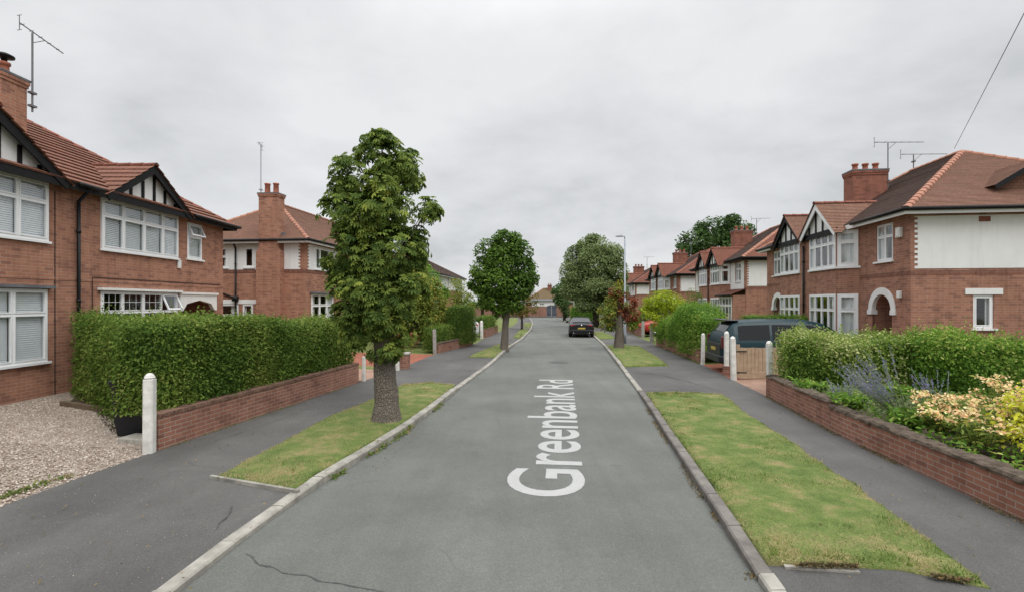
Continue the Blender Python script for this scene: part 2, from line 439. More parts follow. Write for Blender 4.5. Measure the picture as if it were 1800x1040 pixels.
def limbs(mb, start, clumps, r0, n=7, twigs=3):
    for c, r, cnt in clumps:
        c = V(c); s = V(start); mid = s.lerp(c, .5) + V((random.uniform(-.1,.1), random.uniform(-.1,.1), random.uniform(.0,.2)))
        end = s.lerp(c, .95)
        mb.tube([s, mid, end], [r0, r0*.55, r0*.2], n)
        for k in range(twigs):
            q = c + V([random.uniform(-.8,.8)*r[i] for i in range(3)])
            mb.tube([mid.lerp(end, random.uniform(.1,.9)), (mid+q)/2 + V((0,0,.08)), q], [r0*.3, r0*.18, r0*.06], 5)
def tree(name, label, cat, base, trunk, clumps, lm, bm, size, tmpl=T4, fork=None, r0=.07, group=None, core=None, **kw):
    root = empty(name, base, 0, label, cat, group)
    mb = MB()
    pts = [p[:3] for p in trunk]; rad = [p[3] for p in trunk]
    fine = [(V(a).lerp(V(b), j/6), ra + (rb-ra)*j/6) for a, b, ra, rb in zip(pts, pts[1:], rad, rad[1:]) for j in range(6)] + [(V(pts[-1]), rad[-1])]
    mb.tube([p for p, _ in fine], [r_ for _, r_ in fine], 22)
    mb.v = [(x*f, y*f, z) for x, y, z, f in [(x, y, z, 1 + .16*noise.noise(V((math.atan2(y, x)*1.3, z*.9, 3))) + .07*noise.noise(V((x*9, y*9, z*4)))) for x, y, z in mb.v]]
    fk = fork or pts[-1]
    limbs(mb, fk, clumps, r0)
    t = mb.build('trunk', bm, root, True)
    leaf_obj('crown', crown_sets(clumps, size, tmpl, **kw), lm, root, core)
    return root

def rough_blob(path, width, z0, zf, seed=0, nu=None, rough=.08, cell=.25, lean=0):
    """rounded box hedge surface along a 2-d polyline: returns verts, faces (grid), local coords"""
    path = [V((p[0], p[1], 0)) for p in path]
    L = [0]
    for a, b in zip(path, path[1:]): L.append(L[-1] + (b-a).length)
    tot = L[-1]; n = max(4, int(tot/cell))
    def at(s):
        for i in range(len(path)-1):
            if s <= L[i+1] + 1e-6:
                return path[i].lerp(path[i+1], (s-L[i])/(L[i+1]-L[i])), (path[i+1]-path[i]).normalized()
    prof = []
    K = 22
    vs = []; 
    for i in range(n+1):
        s = tot*i/n; p, d = at(min(s, tot)); sd = V((d.y, -d.x, 0))
        z1 = zf(s/tot); h = z1 - z0
        e = min(1, .80 + .2*min(i, n-i)/1.0)
        for k in range(K):
            a = math.pi*k/(K-1)
            cx = math.copysign(abs(math.cos(a))**.22, math.cos(a)); cz = abs(math.sin(a))**.3
            q = p + sd*(cx*width/2*e) ; z = z0 + cz*h*(.97 if e < 1 else 1)
            nz = noise.noise(V((q.x*.75 + seed, q.y*.75, z*1.1)))*rough*1.5 + noise.noise(V((q.x*2.7, q.y*2.7 + seed, z*2.7)))*rough*.6
            q = q + sd*cx*nz + V((0,0,1))*cz*nz*.8
            vs.append((q.x, q.y, z + cz*nz*.8))
    fs = []
    for i in range(n):
        for k in range(K-1): fs.append((i*K+k, i*K+k+1, (i+1)*K+k+1, (i+1)*K+k))
    fs.append(tuple(range(K))[::-1]); fs.append(tuple(range(n*K, n*K+K)))
    return np.array(vs), fs
def surf_sample(vs, fs, n):
    tri = []
    for f in fs:
        for j in range(1, len(f)-1): tri.append((f[0], f[j], f[j+1]))
    tri = np.array(tri); A, B, C = vs[tri[:,0]], vs[tri[:,1]], vs[tri[:,2]]
    cr = np.cross(B-A, C-A); ar = np.linalg.norm(cr, axis=1); pr = ar/ar.sum()
    k = rng.choice(len(tri), n, p=pr); u = rng.uniform(size=(n,2)); m = u.sum(1) > 1; u[m] = 1-u[m]
    P = A[k] + (B-A)[k]*u[:,:1] + (C-A)[k]*u[:,1:]
    return P, unit(cr)[k]
def hedge(name, label, cat, path, width, z0, zf, lm, n, size=.05, seed=0, rough=.1, tmpl=T6, jit=.85, depth=.10, sprigs=0, group=None, cell=.25, patch=.5, droop=.1, up=.25):
    """one hedge = one mesh: leaves over a dense leafy core"""
    vs, fs = rough_blob(path, width, z0, zf, seed, rough=rough, cell=cell)
    o = vs.mean(0).copy(); o[2] = z0
    P, N = surf_sample(vs, fs, n)
    ctr = vs.mean(0)
    sgn = np.sign(((P - ctr)*N).sum(1)); 
    # outward: estimate with horizontal offset from the path line
    N = N*np.where(sgn == 0, 1, sgn)[:,None]
    P = P + N*rng.normal(0, depth*.55, n)[:,None] - N*depth*.35
    lo = np.array([noise.noise(V((p[0]*.8+seed, p[1]*.8, p[2]*.8))) for p in P])
    rnd = np.clip(rng.uniform(0,1,n) + lo*patch, 0, 1)
    N2 = N + np.array([0,0,up])
    sets = [leaf_arrays(P - o, N2, size, tmpl, jit, droop, .5, rnd=rnd, tip=N*.5)]
    if sprigs:
        top = P[:,2] > np.quantile(P[:,2], .55)
        idx = rng.choice(np.where(top)[0], sprigs)
        for j in idx:
            m = 7; d = np.array([rng.normal()*.25, rng.normal()*.25, 1]); L = rng.uniform(.08,.28)
            Q = P[j] + d*np.linspace(0, L, m)[:,None] + rng.normal(size=(m,3))*.012
            sets.append(leaf_arrays(Q - o, np.tile(d, (m,1))*.4 + rng.normal(size=(m,3))*.6, size*.9, tmpl, .5, -.2, rnd=np.clip(rng.uniform(.5,1,m), 0, 1)))
    cv = o + (vs - o)*np.array([1,1,1]); cen = vs.mean(0)
    # core shrunk towards the path
    pn = []
    K = 22
    for i in range(len(vs)//K):
        ring = vs[i*K:(i+1)*K]; c = ring.mean(0)
        sh = max(.3, 1 - 2.4*depth/width)
        rr = c + (ring - c)*np.array([sh, sh, 1 - 1.3*depth/max(.4, (ring[:,2].max()-z0))])
        pn.append(rr)
    core = np.concatenate(pn)
    a, b = core[:K].mean(0), core[-K:].mean(0); dv = (b-a); ln = np.linalg.norm(dv); dv /= ln
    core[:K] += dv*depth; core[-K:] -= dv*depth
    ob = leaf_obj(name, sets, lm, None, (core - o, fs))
    ob.location = o
    return tag(ob, label, cat, group)
def bush(name, label, cat, base, clumps, lm, size, tmpl=T4, bm=None, group=None, **kw):
    root = empty(name, base, 0, label, cat, group)
    mb = MB()
    for c, r, n in clumps:
        for k in range(4):
            q = V(c) + V([random.uniform(-.6,.6)*r[i] for i in range(3)])
            mb.tube([(random.uniform(-.05,.05), random.uniform(-.05,.05), -.05), V(c)*.5 + V((random.uniform(-.1,.1),)*3), q], [.03,.02,.008], 5)
    mb.build('stem', bm or M['bark_dark'], root, True)
    leaf_obj('foliage', crown_sets(clumps, size, tmpl, **kw), lm, root)
    return root
def in_poly(P, poly):
    x, y = P[:,0], P[:,1]; ins = np.zeros(len(P), bool); n = len(poly)
    for i in range(n):
        x0, y0 = poly[i][:2]; x1, y1 = poly[(i+1) % n][:2]
        c = ((y0 > y) != (y1 > y)) & (x < (x1-x0)*(y-y0)/((y1-y0) + 1e-12) + x0)
        ins ^= c
    return ins
def scatter(poly, n):
    a = np.array([p[:2] for p in poly]); lo, hi = a.min(0), a.max(0); out = []
    k = 0
    while k < n:
        P = rng.uniform(lo, hi, size=(n*2, 2)); P = P[in_poly(P, poly)]
        out.append(P); k += len(P)
    return np.concatenate(out)[:n]

M['leaf_hedge'] = leaf_mat('leaf_privet', (.060,.118,.020), (.205,.295,.050), (.28,.32,.08), .93)
M['leaf_hedge2'] = leaf_mat('leaf_hedge_yellow', (0.073,0.154,0.025), (0.291,0.385,0.069), (0.627,0.616,0.302), .95)
M['leaf_hedge3'] = leaf_mat('leaf_beech', (0.067,0.152,0.021), (0.225,0.383,0.049), (0.434,0.479,0.124), .95)
M['leaf_chestnut'] = leaf_mat('leaf_chestnut', (0.067,0.117,0.025), (0.254,0.332,0.066), (0.410,0.459,0.090), .93)
M['leaf_maple'] = leaf_mat('leaf_maple', (0.046,0.097,0.018), (0.147,0.254,0.035), (0.230,0.356,0.052), .95)
M['leaf_willow'] = leaf_mat('leaf_willow', (.145,.195,.072), (.235,.30,.118), (.26,.33,.135), .93)
M['leaf_dark'] = leaf_mat('leaf_dark', (0.039,0.083,0.024), (0.108,0.184,0.051))
M['leaf_lime'] = leaf_mat('leaf_lime', (0.189,0.261,0.016), (0.522,0.609,0.041), (0.652,0.681,0.068), .9)
M['leaf_autumn'] = leaf_mat('leaf_autumn', (0.087,0.145,0.024), (0.290,0.334,0.061), (0.377,0.275,0.054), .85)
M['leaf_rust'] = leaf_mat('leaf_rust', (0.131,0.036,0.024), (0.348,0.109,0.047), (0.435,0.203,0.162), .85)
M['leaf_olive'] = leaf_mat('leaf_olive', (0.102,0.094,0.024), (0.275,0.254,0.068), (0.348,0.232,0.068), .9)
M['leaf_yellow'] = leaf_mat('leaf_yellow', (0.406,0.406,0.027), (0.800,0.800,0.081), (0.800,0.800,0.270), .9)
M['leaf_grey'] = leaf_mat('leaf_grey', (0.145,0.189,0.095), (0.319,0.377,0.203))
M['petal_peach'] = leaf_mat('petal_peach', (.76,.43,.22), (.90,.65,.38), (.90,.80,.38), .76, .3)
M['leaf_fresh'] = leaf_mat('leaf_fresh', (.10,.17,.03), (.30,.36,.08), (.48,.46,.10), .85)
M['petal_lav'] = leaf_mat('petal_lavender', (.20,.19,.38), (.34,.33,.55))
M['grass'] = leaf_mat('grass_blades', (.055,.125,.014), (.30,.345,.10), (.54,.46,.25), .70, .35, .6)
M['grass_dry'] = leaf_mat('grass_dry', (.075,.135,.018), (.33,.325,.105), (.55,.45,.26), .58, .35, .6)
M['weed'] = leaf_mat('weed', (.08,.14,.03), (.22,.28,.08), (.36,.26,.12), .8)
M['weed_dry'] = leaf_mat('weed_dry', (.11,.10,.05), (.24,.19,.10), (.34,.22,.10), .8)
# ------------------------------------------------------------------ building kit
def wall(mb, F, u0, u1, z0, z1, ops=(), n0=0., rev=.10, m=0):
    old = mb.M; mb.M = F
    us = sorted({u0, u1, *[max(u0, min(u1, o[0])) for o in ops], *[max(u0, min(u1, o[1])) for o in ops]})
    zs = sorted({z0, z1, *[max(z0, min(z1, o[2])) for o in ops], *[max(z0, min(z1, o[3])) for o in ops]})
    for a, b in zip(us, us[1:]):
        for c, d in zip(zs, zs[1:]):
            mu, mz = (a+b)/2, (c+d)/2
            if any(o[0] < mu < o[1] and o[2] < mz < o[3] for o in ops): continue
            mb.quad((a,n0,c),(b,n0,c),(b,n0,d),(a,n0,d), m)
    for a, b, c, d in [o[:4] for o in ops]:
        mb.quad((a,n0,c),(a,n0,d),(a,n0+rev,d),(a,n0+rev,c), m); mb.quad((b,n0,c),(b,n0+rev,c),(b,n0+rev,d),(b,n0,d), m)
        mb.quad((a,n0,d),(b,n0,d),(b,n0+rev,d),(a,n0+rev,d), m); mb.quad((a,n0,c),(a,n0+rev,c),(b,n0+rev,c),(b,n0,c), m)
    mb.M = old
def window(parent, F, u0, u1, z0, z1, cols=2, transom=.72, cover='blind', n0=.03, sill=True, fw=.055, open_fan=None, lead=False, name='window', glaz=True):
    fr = MB(); fr.M = F; gl = MB(); gl.M = F
    if not hasattr(cols, '__len__'): cols = [i/cols for i in range(cols+1)]
    xs = [u0 + (u1-u0)*c for c in cols]
    d0, d1 = n0, n0+.07
    fr.box(u0, u1, d0, d1, z0, z0+fw); fr.box(u0, u1, d0, d1, z1-fw, z1)
    fr.box(u0, u0+fw, d0, d1, z0+fw, z1-fw); fr.box(u1-fw, u1, d0, d1, z0+fw, z1-fw)
    for x in xs[1:-1]: fr.box(x-fw*.45, x+fw*.45, d0+.002, d1-.002, z0+fw, z1-fw)
    zt = z0 + (z1-z0)*transom if transom else None
    for i, (a, b) in enumerate(zip(xs, xs[1:])):
        a2 = a + (fw if i == 0 else fw*.45); b2 = b - (fw if i == len(xs)-2 else fw*.45)
        rows = [(z0+fw, zt-fw*.4), (zt+fw*.4, z1-fw)] if zt else [(z0+fw, z1-fw)]
        if zt: fr.box(a2, b2, d0+.004, d1-.004, zt-fw*.4, zt+fw*.4)
        for j, (c, d) in enumerate(rows):
            if open_fan == i and j == 1:   # top-hung fanlight pushed open
                g = MB(); ang = R(24); H = d-c
                old = fr.M; fr.M = F @ Matrix.Translation((0, d0-.01, d)) @ Matrix.Rotation(-ang, 4, 'X')
                for bx in ((a2-.02, b2+.02, -.0, .04, -H-.03, -H+.02), (a2-.02, b2+.02, 0, .04, -.05, 0), (a2-.02, a2+.03, .001, .039, -H+.02, -.05), (b2-.03, b2+.02, .001, .039, -H+.02, -.05)): fr.box(*bx)
                og = gl.M; gl.M = fr.M; gl.quad((a2+.03,.02,-H+.02),(b2-.03,.02,-H+.02),(b2-.03,.02,-.05),(a2+.03,.02,-.05)); gl.M = og
                fr.M = old; continue
            s_ = .028; e0, e1 = d0-.012, d0+.03
            fr.box(a2, b2, e0, e1, c, c+s_); fr.box(a2, b2, e0, e1, d-s_, d); fr.box(a2, a2+s_, e0, e1, c+s_, d-s_); fr.box(b2-s_, b2, e0, e1, c+s_, d-s_)
            gl.quad((a2+s_*.5, d0+.015, c+s_*.5), (b2-s_*.5, d0+.015, c+s_*.5), (b2-s_*.5, d0+.015, d-s_*.5), (a2+s_*.5, d0+.015, d-s_*.5))
            if lead:
                w = b2-a2
                for k in range(1, 3): fr.box(a2+w*k/3-.006, a2+w*k/3+.006, d0+.008, d0+.013, c+s_, d-s_)
                fr.box(a2+s_, b2-s_, d0+.0085, d0+.0125, (c+d)/2-.006, (c+d)/2+.006)
    w = fr.build(name, M['white'], parent)
    gl.build('pane', M['glass'], w)
    if sill:
        sb = MB(); sb.M = F; sb.box(u0-.06, u1+.06, -.07, n0+.01, z0-.055, z0-.002); sb.build('sill', M['white'], w)
    if cover:
        bl = MB(); bl.M = F; n1 = n0 + .09
        if cover == 'blind':
            for a, b in zip(xs, xs[1:]):
                z = z0 + .04; top = z1
                while z < top:
                    bl.quad((a+.035, n1-.014, z), (b-.035, n1-.014, z), (b-.035, n1+.010, z+.047), (a+.035, n1+.010, z+.047)); z += .048
            bl.build('blind', M['blind'], w)
        else:
            W_ = u1-u0; spans = [(u0, u1)] if cover == 'net' else ([(u0, u0+W_*.2), (u1-W_*.2, u1)] if cover == 'drapes' else [(u0, u0+W_*.3), (u1-W_*.3, u1)])
            for a, b in spans:
                bl = MB(); bl.M = F; k = max(4, int((b-a)/.035))
                for i in range(k):
                    xa, xb = a+(b-a)*i/k, a+(b-a)*(i+1)/k
                    f = lambda x: n1 + .03*math.sin(x*42) + .012*math.sin(x*97)
                    bl.quad((xa, f(xa), z0), (xb, f(xb), z0), (xb, f(xb), z1), (xa, f(xa), z1))
                bl.build('curtain', M['curtain'], w)
    return w

def clip(poly, nrm, d):
    out = []
    for i in range(len(poly)):
        a, b = poly[i], poly[(i+1) % len(poly)]; da, db = a.dot(nrm)-d, b.dot(nrm)-d
        if da >= -1e-7: out.append(a)
        if (da > 1e-7 and db < -1e-7) or (da < -1e-7 and db > 1e-7): out.append(a.lerp(b, da/(da-db)))
    return out
def slope(mb, poly, course=.1, lift=.014, m=0):
    """tiled roof plane as overlapping courses"""
    poly = [V(p) for p in poly]
    n = (poly[1]-poly[0]).cross(poly[2]-poly[0]).normalized()
    if n.z < 0: n = -n; poly = poly[::-1]
    up = (V((0,0,1)) - n*n.z).normalized()
    lo = min(p.dot(up) for p in poly); hi = max(p.dot(up) for p in poly); k = int((hi-lo)/course) + 1
    for i in range(k):
        a, b = lo + i*course, min(hi, lo + (i+1)*course)
        q = clip(poly, up, a)
        if len(q) >= 3: q = clip(q, -up, -b)
        if len(q) < 3 or b-a < 1e-4: continue
        j = random.uniform(.9, 1.1)*lift
        q2 = [p + n*(j*(1-(p.dot(up)-a)/course) + .002) for p in q]
        mb.poly(q2, m)
        e = [(i_, (i_+1) % len(q)) for i_ in range(len(q)) if abs(q[i_].dot(up)-a) < 1e-5 and abs(q[(i_+1) % len(q)].dot(up)-a) < 1e-5]
        for i0, i1 in e: mb.quad(q[i0], q[i1], q2[i1], q2[i0], m)
def ridge(mb, a, b, r=.10, seg=.32, m=0):
    a = V(a); b = V(b); d = b-a; n = max(1, int(d.length/seg)); dn = d.normalized()
    sd = dn.cross(V((0,0,1))).normalized(); up = sd.cross(dn).normalized()
    for i in range(n):
        p, q = a + d*(i/n), a + d*((i+1)/n)
        r0, r1 = r*1.12, r*.94
        vs = []; K = 7
        for pt, rr in ((p, r0), (q + dn*.02, r1)):
            for k in range(K):
                t = math.pi*(k/(K-1)) ; vs.append(pt + sd*math.cos(t)*rr + up*(math.sin(t)*rr*.8 - .03))
        fs = [(k, k+1, K+k+1, K+k) for k in range(K-1)] + [tuple(range(K))]
        mb.add(vs, fs, m)
def hip_roof(parent, W, D, ze, zr, o=.35, mats=None, course=.1, lift=.014, ridge_mat=None, hipr=.10, front_y=None, soff='white', gut='blackgloss', fascia=True):
    """mats: [front, end, back]"""
    mats = mats or [M['tile']]*3
    h = D/2; tp = (zr-ze)/(h+o)
    A, B, C, E = (-o,-o,ze), (W+o,-o,ze), (W+o,D+o,ze), (-o,D+o,ze); P, Q = (h,h,zr), (W-h,h,zr)
    mb = MB()
    slope(mb, [A,B,Q,P], course, lift, 0); slope(mb, [B,C,Q], course, lift, 1); slope(mb, [C,E,P,Q], course, lift, 2); slope(mb, [E,A,P], course, lift, 1)
    mb.quad((-o+.03,-o+.03,ze-.02),(W+o-.03,-o+.03,ze-.02),(W+o-.03,D+o-.03,ze-.02),(-o+.03,D+o-.03,ze-.02), 3)
    rf = mb.build('roof', mats + [M[soff]], parent)
    rb = MB(); ridge(rb, P, Q, hipr)
    for a, b in ((A,P),(B,Q),(C,Q),(E,P)): ridge(rb, a, b, hipr)
    rb.build('ridge_tiles', ridge_mat or M['ridge_red'], rf, True)
    if fascia:
        fb = MB(); w = .025
        fb.box(-o+.01, W+o-.01, -o+.01, -o+.01+w, ze-.17, ze-.012); fb.box(-o+.01, W+o-.01, D+o-.01-w, D+o-.01, ze-.17, ze-.012)
        fb.box(-o+.01, -o+.01+w, -o+.01+w, D+o-.01-w, ze-.17, ze-.012); fb.box(W+o-.01-w, W+o-.01, -o+.01+w, D+o-.01-w, ze-.17, ze-.012)
        fb.build('fascia', M[soff], rf)
    return rf, tp
def gutter(parent, pts, mat='blackgloss', r=.055):
    mb = MB()
    for a, b in zip(pts, pts[1:]): mb.tube([a, b], r, 8)
    return mb.build('gutter', M[mat], parent, True)
def downpipe(parent, F, u, z0, z1, n=-.06, hop=None, mat='blackgloss', neck=None):
    mb = MB(); mb.M = F
    pts = [(u, n, z0), (u, n, z1)]
    if neck: pts += [(u, n, z1+.02), (u + neck[0], neck[1], z1 + neck[2])]
    mb.tube(pts, .04, 10)
    z = z0 + .6
    while z < z1: mb.tube([(u, n, z), (u, n, z+.07)], .052, 10); z += 1.7
    if hop: mb.box(u-.12, u+.12, n-.09, n+.055, hop, hop+.24)
    return mb.build('downpipe', M[mat], parent, True)
def gable(parent, xc, hw, zb, za, y, yb_fn, roof_mats, barge='black', course=.1, lift=.014, ridge_mat=None, ov=.16, timber=True, nt=4, beam=True, eb=.0, back=.25):
    """half-timbered gable standing on the plane y, its small roof running back into the main roof"""
    w = MB(); w.prism([(xc-hw+.06, y, zb), (xc+hw-.06, y, zb), (xc, y, za-.08)], (0,.06,0))
    g = w.build('gable', M['render'], parent)
    t = MB()
    if beam: t.box(xc-hw+.02, xc+hw-.02, y-.05, y-.003, zb-.13, zb+.07)
    if timber:
        for i in range(1, nt+1):
            f = i/(nt+1); x = xc-hw + 2*hw*f; top = zb + (za-zb)*(1-abs(2*f-1)) - .12
            if top > zb+.12: t.box(x-.045, x+.045, y-.035, y-.004, zb+.07, top)
    t.build('timber', M['black'], g)
    bb = MB(); tl = (za-zb)/hw
    for s_ in (-1, 1):
        a = V((xc + s_*(hw+.14), y-ov, zb - .14*tl)); b = V((xc, y-ov, za))
        nrm = V((s_*tl, 0, 1)).normalized()
        bb.prism([a, b, b - V((0,0,.24)), a - nrm*.17], (0, .035, 0))
    bb.build('bargeboard', M[barge], g)
    r_ = MB(); zz = zb - .18*tl
    yb0, yb1 = yb_fn(zz), yb_fn(za)
    for s_ in (-1, 1):
        slope(r_, [(xc+s_*(hw+.18), y-ov-.05, zz), (xc, y-ov-.05, za+.03), (xc, yb1+.12, za+.03), (xc+s_*(hw+.18), yb0+back, zz)], course, lift, 0)
        sf = [(xc+s_*(hw+.16), y-ov, zz-.02), (xc, y-ov, za-.01), (xc, y, za-.01), (xc+s_*(hw+.16), y, zz-.02)]
        r_.poly(sf, 1)
    rf = r_.build('gable_roof', [roof_mats, M[barge]], parent)
    rr = MB(); ridge(rr, (xc, y-ov-.06, za+.04), (xc, yb1+.05, za+.04), .09); rr.build('ridge_tiles', ridge_mat or M['ridge_red'], rf, True)
    return g
def chimney(parent, x0, x1, y0, y1, z0, z1, pots, brick='brick', cap=True, cowl=None, poth=.38):
    mb = MB(); mb.box(x0, x1, y0, y1, z0, z1-.22)
    mb.box(x0-.025, x1+.025, y0-.025, y1+.025, z1-.22, z1-.14); mb.box(x0-.045, x1+.045, y0-.045, y1+.045, z1-.14, z1-.05)
    c = mb.build('chimney', M[brick], parent)
    f = MB(); f.box(x0-.055, x1+.055, y0-.055, y1+.055, z1-.05, z1); f.build('flaunching', M['lead'], c)
    for i, (px, py) in enumerate(pots):
        p = MB(); h = poth
        p.lathe([(.12,0),(.125,.05),(.10,.07),(.095,h-.08),(.125,h-.06),(.125,h),(.09,h),(.085,h-.1)], (px, py, z1), 14)
        p.build('chimney_pot', M['pot'], c, True)
        if cowl == i:
            q = MB(); q.lathe([(.06,h),(.06,h+.12),(.2,h+.13),(.2,h+.17),(.1,h+.22),(.0,h+.23)], (px, py, z1), 14); q.build('cowl', M['blackgloss'], c, True)
    return c
def aerial(parent, base, h, az, L=1.3, n=9, tilt=0, mat='darkmetal', el=.32, strut=True):
    mb = MB(); b = V(base); t = b + V((0,0,h)); mb.tube([b, t], .022, 8)
    d = V((math.cos(az), math.sin(az), tilt)).normalized(); sd = V((-math.sin(az), math.cos(az), 0))
    p0, p1 = t - d*L*.28 + V((0,0,.03)), t + d*L*.72 + V((0,0,.03)); mb.tube([p0, p1], .014, 6)
    for i in range(n):
        p = p0.lerp(p1, (i+.3)/n); l = el*(1 - .45*i/n)
        mb.tube([p - sd*l, p + sd*l], .007, 5)
    for z in (-.18, .18): mb.tube([p0 + V((0,0,z*1.0)) - sd*el*.9, p0 + V((0,0,z)) + sd*el*.9], .007, 5)
    mb.tube([p0 - V((0,0,.18)), p0 + V((0,0,.18))], .01, 5)
    if strut: mb.tube([t - V((0,0,.25)), t + d*.3 + V((0,0,.03))], .01, 5)
    for z in (.12, .45): mb.box(b.x-.08, b.x+.08, b.y-.05, b.y+.05, b.z+z, b.z+z+.05)
    return mb.build('aerial', M[mat], parent)
def toothed(u_edge, dirn, z0, z1, u_far, pitch=.15, tooth=.10):
    """polygon outline (u,z) of a render panel whose edge at u_edge is toothed against brick quoins"""
    pts = []; z = z0; k = 0
    while z < z1 - 1e-6:
        zz = min(z1, z+pitch); u = u_edge + dirn*(tooth if k % 2 else 0); pts += [(u, z), (u, zz)]; z = zz; k += 1
    return [(u_far, z0)] + pts + [(u_far, z1)]
def arch_porch(parent, F, uc, w, zs, z0, depth=1.0, mb_wall=None, ring=.19, wallmat='brick2', door=True):
    """round-headed recessed doorway: returns wall opening; spandrels go into mb_wall"""
    r = w/2; zt = zs + r
    K = 18; pts = [(uc + r*math.cos(math.pi*k/K), zs + r*math.sin(math.pi*k/K)) for k in range(K+1)]
    old = mb_wall.M; mb_wall.M = F
    for i in range(K):
        (a, c), (b, d) = pts[i], pts[i+1]
        mb_wall.quad((a,0,c),(a,0,zt),(b,0,zt),(b,0,d)); mb_wall.quad((a,0,c),(b,0,d),(b,depth,d),(a,depth,c))
    for u in (uc-r, uc+r): mb_wall.quad((u,0,z0),(u,depth,z0),(u,depth,zs),(u,0,zs))
    mb_wall.M = old
    rg = MB(); rg.M = F
    for i in range(K):
        t0, t1 = math.pi*i/K, math.pi*(i+1)/K
        q = lambda R_, t: (uc + R_*math.cos(t), -.03, zs + R_*math.sin(t))
        rg.prism([q(r-.03, t0), q(r+ring, t0), q(r+ring, t1), q(r-.03, t1)], (0, .12, 0))
    for s_ in (-1, 1): rg.box(*sorted((uc+s_*(r-.04), uc+s_*(r+ring+.03))), -.05, .14, zs-.14, zs-.001)
    a = rg.build('door_arch', M['render'], parent)
    d = MB(); d.M = F; d.box(uc-r+.01, uc+r-.01, depth-.06, depth-.003, z0, zt)
    for k in (-1, 1):
        d.box(uc+k*r*.45-.13, uc+k*r*.45+.13, depth-.08, depth-.058, z0+.3, z0+.95); d.box(uc+k*r*.45-.13, uc+k*r*.45+.13, depth-.08, depth-.058, z0+1.15, z0+1.85)
    dr = d.build('door', M['door'], parent)
    h = MB(); h.M = F; h.tube([(uc+r*.7, depth-.12, z0+1.05), (uc+r*.7, depth-.08, z0+1.05)], .03, 8); h.build('handle', M['chrome'], dr, True)
    return (uc-r, uc+r, z0, zt)

